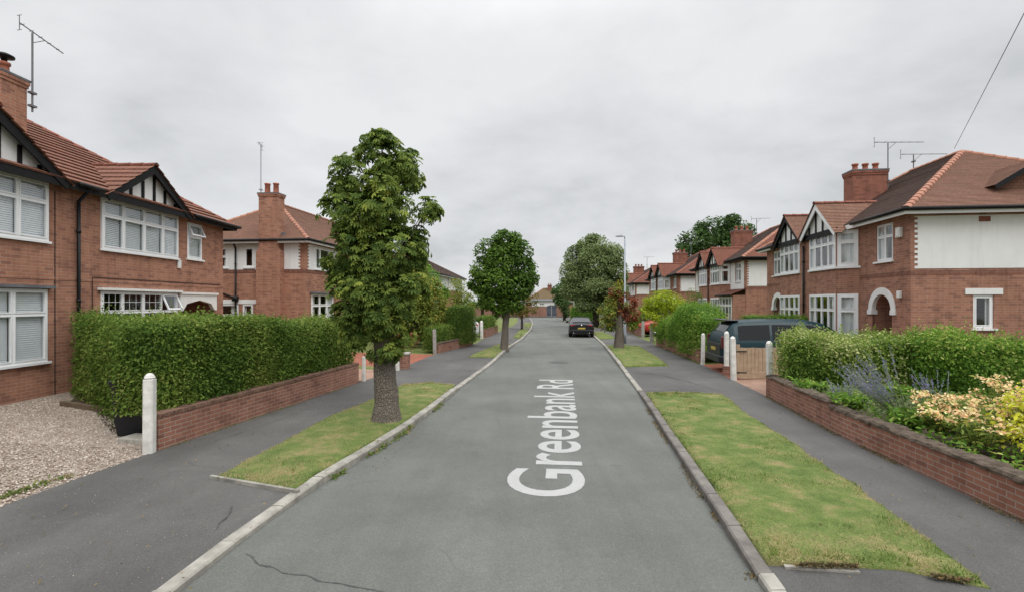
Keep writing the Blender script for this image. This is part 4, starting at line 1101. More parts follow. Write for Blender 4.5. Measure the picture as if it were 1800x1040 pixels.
verge(k(LK, (50,54,60), -.145) + [(1.4,60),(1.2,50)], dens=250)
verge([(5.95,19.35)] + k(RK, (19.3,21,23,25,27,28.8), .145)[::1] + [(6.3,29.1),(6.95,27.8),(6.4,22.6)], dens=1600)
verge(k(RK, (33.8,36,39,41.5), .145) + [(7.4,41.6),(7.3,38),(6.9,34)], dens=450)
verge(k(RK, (48,54,60), .145) + [(8.2,60),(8.0,48)], dens=200)
# street name overlay of the map viewer, modelled as flat lettering on the road
cu = bpy.data.curves.new('lettering', 'FONT'); cu.body = 'Greenbank Rd'; cu.size = 1.52; cu.offset = .016; cu.resolution_u = 6
to = bpy.data.objects.new('lettering_source', cu); COL.objects.link(to); bpy.context.view_layer.update()
me = bpy.data.meshes.new_from_object(to.evaluated_get(bpy.context.evaluated_depsgraph_get())); bpy.data.objects.remove(to)
xs = [v.co.x for v in me.vertices]; x0, x1 = min(xs), max(xs)
for v in me.vertices: v.co.x = (v.co.x - x0)*(10.0/(x1-x0))
me.materials.clear(); me.materials.append(M['overlaytext'])
tx = bpy.data.objects.new('street_name_overlay', me); COL.objects.link(tx)
tx.location = (.93, 6.55, .004); tx.rotation_euler.z = math.pi/2 - math.atan2(1.0, 9.9)
tag(tx, 'white map overlay street name lettering running along the grey road', 'road marking')
# iron cover, cracks
mc = MB(); mc.lathe([(.42,.0),(.42,.004),(.36,.0045),(.36,.003),(.0,.003)], (1.95, 21.4, .003), 28)
for i in range(-3, 4): mc.box(1.95+i*.09-.02, 1.95+i*.09+.02, 21.4-.26, 21.4+.26, .0061, .0085)
tag(mc.build('manhole_cover', M['castiron']), 'dark round iron cover set in the road beyond the lettering', 'manhole cover')
def crack(pts, w=.02, z=.0035):
    mb = MB(); n = 60; P = [V((p[0], p[1], z)) for p in pts]; vs = []
    for i in range(n+1):
        f = i/n*(len(P)-1); j = min(int(f), len(P)-2); p = P[j].lerp(P[j+1], f-j); d = (P[j+1]-P[j]).normalized(); sd = V((-d.y, d.x, 0))
        o = noise.noise(V((p.x*4, p.y*4, 0)))*.05; ww = w*(.25 + abs(noise.noise(V((i*.35, 3, 0))))*2.6)
        vs += [p + sd*(o-ww), p + sd*(o+ww)]
    mb.add(vs, [(2*i, 2*i+1, 2*i+3, 2*i+2) for i in range(n)])
    return tag(mb.build('road_crack', M['tar']), kind='structure')
crack([(-2.66,5.08),(-2.4,4.90),(-2.11,4.75),(-1.75,4.62),(-1.02,4.38),(-.2,4.2)], .013)
# gravel stones
N = 17000; P = scatter([(-10.6,5.2),(-6.0,5.2),(-5.95,6.2),(-5.75,8.1),(-6.9,9.0),(-7.2,10.2),(-9.6,10.95),(-10.6,11.8)], N)
dist = np.linalg.norm(P, axis=1)
octa = (np.array([(1,0,0),(0,1,0),(-1,0,0),(0,-1,0),(0,0,.6),(.2,.1,-.5)], float), [(0,1,4),(1,2,4),(2,3,4),(3,0,4),(1,0,5),(2,1,5),(3,2,5),(0,3,5)])
zz = .112 + (-5.8-P[:,0])/5.0*.235
A = leaf_arrays(np.column_stack([P, zz]), np.tile((0,0,1.), (N,1)), rng.uniform(.009,.022,N), octa, .5)
tag(leaf_obj('gravel', [A], M['pebble']), kind='stuff')
# weeds in the gutters and along wall foots
def weeds(pts, n, size, h, name='weeds', mat='weed'):
    P = []
    for i in range(n):
        j = random.randrange(len(pts)-1); a, b = pts[j], pts[j+1]; f = random.random(); 
        P.append((a[0]+(b[0]-a[0])*f + random.gauss(0,.03), a[1]+(b[1]-a[1])*f, a[2]+(b[2]-a[2])*f + abs(random.gauss(0, h))))
    P = np.array(P); keep = np.array([noise.noise(V((p[0]*1.2+7, p[1]*1.2, 0))) > -.12 for p in P]); P = P[keep]; n = len(P)
    return tag(leaf_obj(name, [leaf_arrays(P, np.tile((0,0,1.), (n,1)) + rng.normal(size=(n,3))*.6, size, T4, .5, -.1)], M[mat]), kind='stuff')
weeds([(xat(LK, y)+.03, y, .005) for y in (7.2,8,9,10,11.2,12.8)], 900, .05, .03)
weeds([(xat(RK, y)-.03, y, .004) for y in (4.6,6,8,10,12)], 1300, .03, .012, mat='weed_dry')
weeds([(xat(RP, y)-.05, y, .118) for y in (3,5.5,7.5,9,11,13)], 3400, .024, .012, mat='weed_dry')
weeds([(xat(LP, y)+.04, y, .118) for y in (8.3,10,12,15.2)], 900, .022, .012)
weeds([(xat(RP, y)-.05, y, .118) for y in (19.8,22,25,28)], 1200, .04, .03)
weeds([(-6.25,6.0,.125),(-6.05,7.0,.12)], 260, .05, .02)
dead = [(xat(RK, y)+.12+random.uniform(0,.1), y, .10) for y in (4.7,4.8,5.0)]
weeds([(2.6,4.66,.115),(3.2,4.62,.12),(3.9,4.38,.12)], 1500, .03, .008, mat='weed_dry')

N = 420; P = np.concatenate([scatter([(-6,4),(-2.6,4),(-1.6,15),(-4.6,15)], N), scatter([(2.3,4.4),(5.5,4.4),(6.4,13),(3.4,13)], 160), scatter([(-2.5,7.5),(-2.0,7.5),(-1.2,15),(-1.7,15)], 160)]); zz = np.where((P[:,0] > -2.2) & (P[:,0] < 2.4), .012, .135); N = len(P)
tag(leaf_obj('leaf_litter', [leaf_arrays(np.column_stack([P, zz]), np.tile((0,0,1.), (N,1)), .028, T6, .25, 0, .6)], M['weed_dry']), kind='stuff')

# pale grit on the near crossing, a tarred joint across the right crossing
N = 520; P = scatter([(-6.0,4.2),(-3.1,4.2),(-2.9,6.6),(-4.3,7.2),(-5.6,7.6)], N); pk = np.array([noise.noise(V((p[0]*.9, p[1]*.9, 4))) for p in P]); P = P[pk > .0]; N = len(P)
tag(leaf_obj('grit', [leaf_arrays(np.column_stack([P, np.interp(P[:,0], [-6.0,-3.0], [.122,.068])]), np.tile((0,0,1.), (N,1)), rng.uniform(.002,.006,N), octa, .4)], M['pebble']), kind='stuff')
crack([(4.15,17.9),(4.9,17.2),(5.35,15.6),(5.62,13.7)], .02, .104)
crack([(-5.2,8.6),(-4.9,9.6),(-4.6,11.4),(-4.3,13.0)], .006, .1185)
crack([(-3.35,6.1),(-3.22,5.75),(-3.17,5.5)], .010, .082)
# ------------------------------------------------------------------ garden walls
def garden_wall(name, label, pts, h, t=.225, z0=.05, coping='brick', steps=None, group=None, inward=1):
    """pts follow the pavement side; coping: brick on edge, stone (rough) or flat"""
    o = V((pts[0][0], pts[0][1], 0)); root = empty(name, o, 0, label, 'wall', group)
    mb = MB(); cp = MB()
    segs = []
    tot = sum((V(b[:2]+(0,)) - V(a[:2]+(0,))).length for a, b in zip(pts, pts[1:])); acc = 0
    for a, b in zip(pts, pts[1:]):
        A, B = V((a[0], a[1], 0))-o, V((b[0], b[1], 0))-o; d = (B-A).normalized(); n = V((d.y, -d.x, 0))*inward
        L = (B-A).length; hh = [(0, L, h)]
        if steps: hh = [(max(0, s0*tot-acc), min(L, s1*tot-acc), hv) for s0, s1, hv in steps if s1*tot > acc and s0*tot < acc+L]
        for s0, s1, hv in hh:
            p, q = A + d*s0, A + d*s1
            mb.prism([p+V((0,0,z0)), q+V((0,0,z0)), q+n*t+V((0,0,z0)), p+n*t+V((0,0,z0))], (0,0,hv-z0))
            if coping == 'stone':
                s = s0
                while s < s1-.02:
                    l = min(random.uniform(.28,.55), s1-s); e = s+l; r_ = random.uniform
                    ov0, ov1 = r_(.02,.06), r_(.02,.06); zt = hv + r_(.03,.07)
                    ov0, ov1 = ov0*.5, ov1*.5; b0 = [A+d*(s+.008)-n*ov0, A+d*(e-.008)-n*ov1, A+d*(e-.008)+n*(t+.05), A+d*(s+.008)+n*(t+.05)]
                    vs = [v+V((0,0,hv+.003)) for v in b0] + [v+V((0,0,zt-.03+r_(-.012,.012))) for v in b0] + [v.lerp(sum(b0, V())/4, .16)+V((0,0,zt+r_(-.012,.012))) for v in b0]
                    cp.add(vs, [(3,2,1,0)] + [(i, (i+1) % 4, 4+(i+1) % 4, 4+i) for i in range(4)] + [(4+i, 4+(i+1) % 4, 8+(i+1) % 4, 8+i) for i in range(4)] + [(8,9,10,11)])
                    s = e
            elif coping == 'brick':
                s = s0
                while s < s1-.01:
                    e = min(s+.075, s1); z_ = hv + .055 + random.uniform(-.004,.004)
                    p0, q0 = A+d*(s+.004), A+d*(e-.004)
                    cp.prism([p0-n*.012+V((0,0,hv+.004)), q0-n*.012+V((0,0,hv+.004)), q0+n*(t+.012)+V((0,0,hv+.004)), p0+n*(t+.012)+V((0,0,hv+.004))], (0,0,z_-hv)); s = e
        acc += L
    mb.build('brickwork', M['brick_wall'], root)
    if coping: 
        c = cp.build('coping', M['stone'] if coping == 'stone' else M['coping'], root, bevel=.018 if coping == 'stone' else 0)
        if coping == 'stone':
            m = c.modifiers.new('Sub', 'SUBSURF'); m.subdivision_type = 'SIMPLE'; m.levels = m.render_levels = 2
            tx = bpy.data.textures.new('stone_rough', 'CLOUDS'); tx.noise_scale = .09; dm = c.modifiers.new('Rough', 'DISPLACE'); dm.texture = tx; dm.strength = .05
    return root
M['coping'] = paint('coping_brick', (.19,.115,.085), .95, .45, 8, .15, .5)
garden_wall('garden_wall', 'low red brick wall under the long clipped hedge on the left', [(-5.69,8.25),(-4.58,15.3)], .64, coping='brick', inward=-1, group='low brick front walls')
garden_wall('garden_wall', 'low brick wall with rough mossy stepped stone coping, along the pavement below the flower bed', [(4.9,-1.5),(5.42,3.0),(5.56,5.5),(5.85,9.0),(6.5,13.1)], .6, coping='stone', steps=[(0,.43,.45),(.43,.76,.53),(.76,1,.60)], group='low brick front walls')
garden_wall('garden_wall', 'low brick wall with stone topping, between the concrete post and white post on the left', [(-3.45,23.9),(-2.2,28.8)], .56, coping='stone', inward=-1, group='low brick front walls')
garden_wall('garden_wall', 'far low brick wall behind the maple trunk, past the white post', [(-1.75,34.6),(-1.1,40.5)], .62, coping='brick', inward=-1, group='low brick front walls')
garden_wall('garden_wall', 'low brick wall under the tall yellow-green hedge on the right', [(7.36,20.2),(8.05,28.6)], .58, coping='brick', group='low brick front walls')
garden_wall('garden_wall', 'low brick wall beyond the concrete gateposts on the right, with low hedge', [(8.9,35.2),(9.6,43.5)], .62, coping='brick', group='low brick front walls')
garden_wall('garden_wall', 'short brown brick wall behind the parked black car', [(9.5,44.2),(10.2,55)], 1.3, coping='brick', group='low brick front walls')
# ------------------------------------------------------------------ posts
def post(x, y, w, h, label, mat='whitepost', dome=True, z0=.06, rz=0, group='white gateposts', name='gatepost', chip=False):
    root = empty(name, (x, y, 0), rz, label, 'post', group); root.rotation_euler.x = R(random.uniform(-1,1)); root.rotation_euler.y = R(random.uniform(-1.2,1.2))
    a = w/2; c = a*.30
    def octs(s, z): return [(-s+c,-s,z),(s-c,-s,z),(s,-s+c,z),(s,s-c,z),(s-c,s,z),(-s+c,s,z),(-s,s-c,z),(-s,-s+c,z)]
    mb = MB(); hb = h - (w*.62 if dome else 0)
    def loft(lv):
        b = []; 
        for s, z in lv: b += octs(s, z)
        n = 8; mb.add(b, [(i*n+k_, i*n+(k_+1) % n, (i+1)*n+(k_+1) % n, (i+1)*n+k_) for i in range(len(lv)-1) for k_ in range(n)] + [tuple(range(n))[::-1], tuple(range((len(lv)-1)*n, len(lv)*n))])
    loft([(a, z0), (a*.985, hb)])
    p = mb.build('shaft', M[mat], root, bevel=.008)
    if dome:
        mb = MB(); n = 14; prof = [(a*1.0, hb-.012), (a*.86, hb), (a*.86, hb+.012), (a*1.0, hb+.022), (a*1.0, hb+w*.12), (a*.90, hb+w*.30), (a*.66, hb+w*.48), (a*.34, hb+w*.59), (.0, hb+w*.62)]
        mb.lathe(prof, (0,0,0), 18); mb.build('cap', M[mat], root, True)
    return root
post(-5.76, 8.13, .155, 1.38, 'white round-topped post at the gravel drive entrance', rz=R(8))
post(-4.49, 15.5, .10, .86, 'thin white post where the long brick wall ends, left of the chestnut trunk', dome=False)
post(-4.04, 18.0, .16, .90, 'white post just right of the chestnut trunk')
post(-3.58, 23.75, .16, 1.24, 'slim bare concrete post at the end of the stone-topped wall', mat='concrete', dome=False, name='concrete_post', group='concrete posts')
post(-2.0, 33.7, .2, 1.3, 'distant white post beside the tall clipped hedge')
post(6.82, 15.75, .155, 1.46, 'white round-topped post hinging the slatted wooden gate', rz=R(-7))
post(6.93, 13.75, .15, 1.47, 'white round-topped post where the stone-coped wall ends', rz=R(-7))
post(7.32, 19.65, .13, 1.32, 'white post against the leafy hedge, left of the dark parked car')
post(8.30, 30.4, .20, 1.22, 'nearer of two concrete gateposts in front of the red car', mat='concrete', dome=False, name='concrete_post', group='concrete posts')
post(8.86, 34.7, .20, 1.22, 'farther of two concrete gateposts in front of the red car', mat='concrete', dome=False, name='concrete_post', group='concrete posts')
# brick stub with white upper post
rt = post(7.02, 16.75, .145, 1.56, 'white round-topped post standing on a low brick stub, behind the gate hinge post', z0=.42, rz=R(-7))
mb = MB(); mb.box(-.10,.10,-.10,.10,.05,.40); mb.box(-.11,.11,-.11,.11,.40,.43); mb.build('brick_base', M['brick_wall'], rt)
rt2 = empty('brick_pier', (-3.9, 18.55, 0), 0, 'small brick pier behind the white post right of the chestnut trunk', 'pier')
mb = MB(); mb.box(-.17,.17,-.2,.2,.05,.62); mb.build('brickwork', M['brick_wall'], rt2); mb = MB(); mb.box(-.2,.2,-.23,.23,.62,.69); mb.build('coping', M['stonelight'], rt2, bevel=.01)
# ------------------------------------------------------------------ wooden gate, standing open
gt = empty('wooden_gate', (6.95, 15.86, .12), R(-1), 'slatted natural wood gate standing open between white posts', 'gate')
mb = MB()
for i in range(13): 
    x = .10 + i*.118; j = random.uniform(-.003,.003)
    mb.box(x, x+.108, -.012+j, .012+j, .10+random.uniform(-.004,.004), .98+random.uniform(-.006,.006))
mb.build('boards', M['wood'], gt)
mb = MB(); mb.box(.0,.095,-.04,.04,.05,1.08); mb.build('stile', M['wood'], gt, bevel=.006)
mb = MB(); mb.box(1.64,1.735,-.04,.04,.05,1.03); mb.build('stile', M['wood'], gt, bevel=.006)
mb = MB(); mb.box(.095,1.64,-.045,-.013,.03,.24); mb.build('rail', M['gate_rail'] if 'gate_rail' in M else M['wood'], gt, bevel=.006)
mb = MB(); mb.box(.095,1.64,.013,.05,.80,.90); mb.bar((.12,.03,.25),(1.62,.03,.82),.03,.09,up=(0,1,0)); mb.build('brace', M['wood'], gt)
for z in (.2,.85):
    mb = MB(); mb.box(-.04,.3,-.05,-.0455,z,z+.035); mb.build('hinge', M['blackgloss'], gt)
# ------------------------------------------------------------------ bin, edging, step
bn = empty('wheelie_bin', (-6.76, 9.16, .17), R(20), 'black wheelie bin half buried in the hedge end', 'bin')
mb = MB(); lv = [(.19,.20,.0),(.22,.24,.25),(.255,.29,.88),(.275,.31,.90),(.275,.31,.94)]; b = []
for sx, sy, z in lv: b += [(-sx,-sy,z),(sx,-sy,z),(sx,sy,z),(-sx,sy,z)]
mb.add(b, [(i*4+k_, i*4+(k_+1) % 4, i*4+4+(k_+1) % 4, i*4+4+k_) for i in range(4) for k_ in range(4)] + [(3,2,1,0)]); mb.build('body', M['blackplastic'], bn, bevel=.02)
mb = MB(); mb.box(-.29,.29,-.33,.30,.945,.985); mb.box(-.24,.24,-.28,.25,.985,1.01); mb.build('lid', M['blackplastic'], bn, bevel=.015)
mb = MB(); mb.tube([(-.24,.36,.93),(.24,.36,.93)], .016, 8); mb.build('handle', M['blackplastic'], bn, True)
for s_ in (-1,1):
    mb = MB(); mb.tube([(s_*.2,.24,.1),(s_*.25,.24,.1)], .1, 16); mb.build('wheel', M['rubber'], bn, True)
mb = MB(); mb.bar((-9.65,10.97,.33),(-7.25,10.2,.245),.09,.13)
tag(mb.build('timber_edging', M['woodold'], bevel=.01), 'weathered timber edging at the foot of the side hedge', 'edging')
mb = MB(); mb.box(-.36,.42,-.10,.26,-.1,.10); o = mb.build('stone_step', M['stonelight'], None, bevel=.02, loc=(-6.25, 8.62, .13), rz=R(-10)); tag(o, 'small worn stone block behind the white gravel drive post', 'step')
# ------------------------------------------------------------------ cars
def car(name, label, loc, rz, st, paint_, wheels, side_win, rear_win, front_win, rw=.33, group=None, rear=None, front=None, pillars=()):
    root = empty(name, loc, rz, label, 'car', group)
    st = np.array(st, float); xs = st[:,0]
    def sec(x):
        zb, zl, zt, w, wr = [np.interp(x, xs, st[:,i]) for i in range(1, 6)]
        zt = max(zt, zl + .05)
        return [(0,zb),(w*.80,zb),(w*.95,zb+.07),(w*.995,zb+.2),(w,(zb+zl)/2+.05),(w*.985,zl-.05),(w*.96,zl),(wr+(w*.96-wr)*.12, zl+(zt-zl)*.82),(wr*.93,zl+(zt-zl)*.94),(wr*.7,zt-.008),(0,zt+.012)]
    X = sorted(set(list(xs) + [xs[0] + (xs[-1]-xs[0])*i/34 for i in range(35)])); mb = MB(); vs = []; K = 20
    for x in X:
        h = sec(x); ring = [(x, y, z) for y, z in h] + [(x, -y, z) for y, z in h[-2:0:-1]]
        vs += ring
    K = len(ring); mb.add(vs, [(i*K+k_, i*K+(k_+1) % K, (i+1)*K+(k_+1) % K, (i+1)*K+k_) for i in range(len(X)-1) for k_ in range(K)] + [tuple(range(K))[::-1], tuple(range((len(X)-1)*K, len(X)*K))])
    body = mb.build('body', M[paint_], root, True)
    body.data.polygons[len(body.data.polygons)-1].use_smooth = False; body.data.polygons[len(body.data.polygons)-2].use_smooth = False
    # side glass following the surface
    for s_ in (1, -1):
        for a, b in side_win:
            g = MB(); n = 8; v = []
            for i in range(n+1):
                x = a + (b-a)*i/n; h = sec(x); p, q = h[6], h[7]
                for f in (.10, .5, .93):
                    y = p[0] + (q[0]-p[0])*f; z = p[1] + (q[1]-p[1])*f; v.append((x, s_*(y+.008), z+.003))
            g.add(v, [(i*3+k_, i*3+k_+1, i*3+k_+4, i*3+k_+3) for i in range(n) for k_ in range(2)]); g.build('side_window', M['carglass'], root, True)
    def screen(nm, a, b, lift):
        g = MB(); n = 6; v = []; m = 9
        for i in range(n+1):
            x = a + (b-a)*i/n; h = sec(x); wt, zt = h[8][0]*.96, h[10][1]; ws, zs = h[7][0]*.94, h[8][1]
            for j in range(m):
                t = -1 + 2*j/(m-1); v.append((x + lift[0], t*ws, zt - (zt-zs)*abs(t)**2.2 + lift[1]))
        g.add(v, [(i*m+j, i*m+j+1, (i+1)*m+j+1, (i+1)*m+j) for i in range(n) for j in range(m-1)]); g.build(nm, M['carglass'], root, True)
    if rear_win: screen('rear_window', *rear_win, (-.010, .012))
    if front_win: screen('windscreen', *front_win, (.010, .012))
    wmax = st[:,4].max()
    for x in wheels:
        for s_ in (1, -1):
            t = MB(); old = Matrix.Translation((x, s_*(wmax-.11), rw)) @ Matrix.Rotation(-s_*math.pi/2, 4, 'X'); t.M = old
            t.lathe([(rw*.6,-.1),(rw*.92,-.11),(rw,-.07),(rw,.07),(rw*.93,.115),(rw*.66,.12)], (0,0,0), 28); w = t.build('wheel', M['rubber'], root, True)
            r2 = MB(); r2.M = old; r2.lathe([(rw*.68,.06),(rw*.66,.118),(rw*.6,.112),(rw*.5,.09),(rw*.15,.10),(.0,.105)], (0,0,0), 24)
            for k_ in range(5):
                a = k_*2*math.pi/5; r2.bar((math.cos(a)*.04, math.sin(a)*.04, .112), (math.cos(a)*rw*.62, math.sin(a)*rw*.62, .108), .05, .02)
            r2.build('rim', M['chrome'], w, True)
    mb = MB(); L = xs[-1]
    for s_ in (1, -1):
        xm = front_win[1]-.25 if front_win else L*.65; h = sec(xm); mb = MB()
        mb.tube([(xm, s_*(h[6][0]-.02), h[6][1]+.05), (xm-.02, s_*(h[6][0]+.07), h[6][1]+.09)], .03, 8); mb.box(*sorted((xm-.09, xm+.03)), *sorted((s_*(h[6][0]+.06), s_*(h[6][0]+.24))), h[6][1]+.02, h[6][1]+.17)
        mb.build('wing_mirror', M[paint_], root, bevel=.02)
    return root, sec
# black saloon seen from behind
SAL = [(0,.42,.80,.90,.74,.66),(.04,.34,.84,.97,.80,.68),(.14,.27,.88,1.00,.86,.70),(.55,.23,.92,1.05,.895,.66),(1.25,.22,.93,1.36,.90,.58),(1.7,.22,.93,1.42,.90,.60),(2.4,.22,.92,1.42,.90,.60),(2.9,.22,.91,1.33,.90,.60),(3.55,.22,.90,1.00,.895,.68),(4.2,.24,.80,.88,.87,.72),(4.5,.28,.70,.76,.80,.68),(4.6,.36,.6,.66,.70,.6)]
cr, _ = car('parked_car', 'black saloon car parked at the right kerb, seen from behind', (4.95, 36.4, .002), R(90-6.0), SAL, 'car_black', (.95,3.6), [(1.05,1.95),(2.03,3.0)], (.60,1.22), (2.95,3.5))
for s_ in (1,-1):
    mb = MB(); mb.prism([(.02,s_*.40,.78),(.02,s_*.72,.76),(.02,s_*.755,.86),(.02,s_*.70,.93),(.02,s_*.46,.92)], (.12,0,0)); mb.box(-.0,.06,*sorted((s_*.42,s_*.70)),.79,.91); mb.build('tail_light', M['lamp_red'], cr, bevel=.015)
    mb = MB(); mb.tube([(-.03,s_*.55,.33),(.1,s_*.55,.33)], .035, 10); mb.build('exhaust', M['chrome'], cr, True)
mb = MB(); mb.box(-.018,.05,-.26,.26,.60,.71); mb.build('number_plate', M['plate'], cr)
mb = MB(); mb.tube([(-.012,0,.87),(.03,0,.87)], .055, 18); mb.build('badge', M['chrome'], cr, True)
mb = MB(); mb.box(-.05,.22,-.80,.80,.36,.56); mb.box(-.012,.1,-.72,.72,.28,.36); mb.build('bumper', M['car_black'], cr, bevel=.04)
# dark teal estate backed up to the hedge gap on the right
SUV = [(0,.62,.95,1.10,.80,.74),(.05,.45,1.06,1.25,.86,.76),(.12,.36,1.10,1.42,.90,.77),(.35,.32,1.13,1.74,.93,.74),(.7,.30,1.14,1.83,.94,.74),(1.6,.30,1.14,1.87,.94,.75),(2.8,.30,1.13,1.86,.94,.75),(3.3,.30,1.12,1.76,.94,.73),(4.0,.30,1.10,1.24,.93,.74),(4.6,.32,1.0,1.10,.90,.74),(4.95,.38,.85,.95,.82,.70),(5.03,.45,.75,.8,.74,.62)]
sv, _ = car('parked_estate_car', 'dark teal estate car standing in the drive behind the white posts', (7.08, 17.95, .06), R(-6), SUV, 'car_teal', (1.0,3.75), [(.55,1.55),(1.63,2.6),(2.68,3.45)], (.14,.40), (3.35,3.95), rw=.36)
mb = MB(); mb.box(-.02,.10,-.78,.78,.62,1.06); mb.build('tailgate', M['blackplastic'], sv, bevel=.03)
mb = MB(); mb.box(-.08,.16,-.86,.86,.42,.66); mb.build('bumper', M['blackplastic'], sv, bevel=.04)
mb = MB(); mb.box(.20,.62,-.66,.66,1.80,1.86); mb.build('spoiler', M['car_black'], sv, bevel=.02)
mb = MB(); mb.box(-.032,-.02,-.26,.26,.80,.91); mb.build('number_plate', M['plate'], sv)
for s_ in (1,-1):
    mb = MB(); mb.box(.0,.14,*sorted((s_*.74,s_*.89)),.90,1.30); mb.build('tail_light', M['lamp_dark'], sv, bevel=.02)
HAT = [(0,.45,.82,.95,.72,.64),(.05,.36,.88,1.05,.80,.64),(.4,.28,.92,1.38,.85,.60),(.9,.24,.93,1.47,.86,.60),(2.0,.24,.92,1.47,.86,.60),(2.5,.24,.92,1.36,.86,.60),(3.15,.24,.92,1.04,.85,.66),(3.7,.27,.82,.90,.82,.66),(3.95,.33,.70,.78,.72,.6),(4.02,.40,.62,.68,.62,.52)]
for lab, lc, rz, pt in (('white hatchback parked in a drive behind the distant white post on the left', (-2.15, 32.9, .14), R(180), 'car_white'), ('red hatchback nose out between the concrete gateposts on the right', (13.05, 36.4, .16), R(180), 'car_red')):
    hc, _ = car('parked_car', lab, lc, rz, HAT, pt, (.75,3.2), [(.55,1.3),(1.38,2.4)], (.12,.4), (2.55,3.1), rw=.31)
    for s_ in (1,-1):
        mb = MB(); mb.box(3.72,3.93,*sorted((s_*.50,s_*.70)),.66,.78); mb.build('headlight', M['chrome'], hc, bevel=.03)
        mb = MB(); mb.box(.0,.10,*sorted((s_*.58,s_*.76)),.82,1.0); mb.build('tail_light', M['lamp_red'], hc, bevel=.02)
    mb = MB(); mb.box(3.80,4.04,-.66,.66,.34,.50); mb.build('bumper', M[pt], hc, bevel=.04)
# ------------------------------------------------------------------ lamp post
lp = empty('street_lamp', (6.68, 30.3, .10), 0, 'tall grey steel street lamp behind the autumn tree', 'street lamp')
mb = MB(); mb.tube([(0,0,0),(0,0,1.3)], .085, 12); mb.tube([(0,0,1.3),(0,0,1.38),(0,0,6.15)], [.085,.055,.045], 12); mb.tube([(0,0,6.15),(-.03,-.02,6.27),(-.2,-.03,6.29)], .032, 8); mb.build('pole', M['metal'], lp, True)
mb = MB(); mb.prism([(-.14,-.06,6.25),(-.55,-.06,6.27),(-.55,-.06,6.31),(-.2,-.06,6.35),(-.14,-.06,6.34)], (0,.14,0)); hd = mb.build('lantern', M['metal'], lp, bevel=.01)
mb = MB(); mb.box(-.5,-.24,-.045,.065,6.243,6.256); mb.build('lens', M['curtain'], hd)
mb = MB(); mb.box(-.06,.06,-.089,-.08,.45,1.0); mb.build('access_door', M['metal'], lp)
# ------------------------------------------------------------------ far end of the road
garden_wall('boundary_wall', 'tall far brick wall closing the end of the road, left of the slate gate', [(-12,86.5),(5.85,86.5)], 1.75, coping='brick', z0=.0, inward=-1)
garden_wall('boundary_wall', 'tall far brick wall at the road end, right of the slate gate', [(7.55,86.5),(9.4,86.5)], 1.75, coping='brick', z0=.0, inward=-1)
fg = empty('double_gate', (5.85, 86.62, .1), 0, 'slate coloured arched double gate in the far brick wall', 'gate')
for k_ in (0,1):
    mb = MB(); x0 = .02 + k_*.85
    for i in range(7):
        xa = x0 + i*.117; c_ = abs(xa+.06-.85)/.85; mb.box(xa, xa+.108, -.02, .02, .04, 1.95 - .22*c_**2)
    mb.box(x0, x0+.81, .021, .05, .3, .42); mb.box(x0, x0+.81, .021, .05, 1.4, 1.52); mb.build('gate_leaf', M['slate_gate'], fg)
ga = empty('garage', (3.6, 91, 0), 0, 'low white flat-roofed building behind the far wall', 'garage')
mb = MB(); wall(mb, frame((0,0,0),(1,0,0)), 0, 4.4, 0, 2.75, [(1.2,2.2,1.9,2.4)]); mb.quad((0,0,0),(0,5,0),(0,5,2.75),(0,0,2.75)); mb.quad((4.4,0,0),(4.4,5,0),(4.4,5,2.75),(4.4,0,2.75)); mb.build('wall', M['render'], ga)
window(ga, frame((0,0,0),(1,0,0)), 1.2, 2.2, 1.9, 2.4, 2, None, cover='curtain')
mb = MB(); mb.box(-.2,4.6,-.3,5.2,2.76,3.0); mb.box(-.15,4.55,-.25,5.1,3.0,3.05); mb.build('roof', M['metal'], ga)
# overhead wire
mb = MB(); a, b = V((16.2,18.75,8.12)), V((-.55,-4.4,7.6)); mb.tube([a.lerp(b, i/24) - V((0,0,.05*math.sin(math.pi*i/24))) for i in range(25)], .008, 6)
tag(mb.build('telephone_wire', M['darkmetal']), 'single black overhead wire running down to the right house roof', 'wire')
# small bin beside the car
b2 = empty('wheelie_bin', (9.05, 43.2, .1), R(10), 'small dark bin standing by the wall beside the black car', 'bin')
mb = MB(); mb.add([(-.2,-.22,0),(.2,-.22,0),(.2,.22,0),(-.2,.22,0),(-.28,-.3,.95),(.28,-.3,.95),(.28,.3,.95),(-.28,.3,.95)], [(3,2,1,0),(0,1,5,4),(1,2,6,5),(2,3,7,6),(3,0,4,7),(4,5,6,7)]); mb.build('body', M['blackplastic'], b2, bevel=.02)
mb = MB(); mb.box(-.3,.3,-.33,.32,.955,1.0); mb.build('lid', M['blackplastic'], b2, bevel=.015)
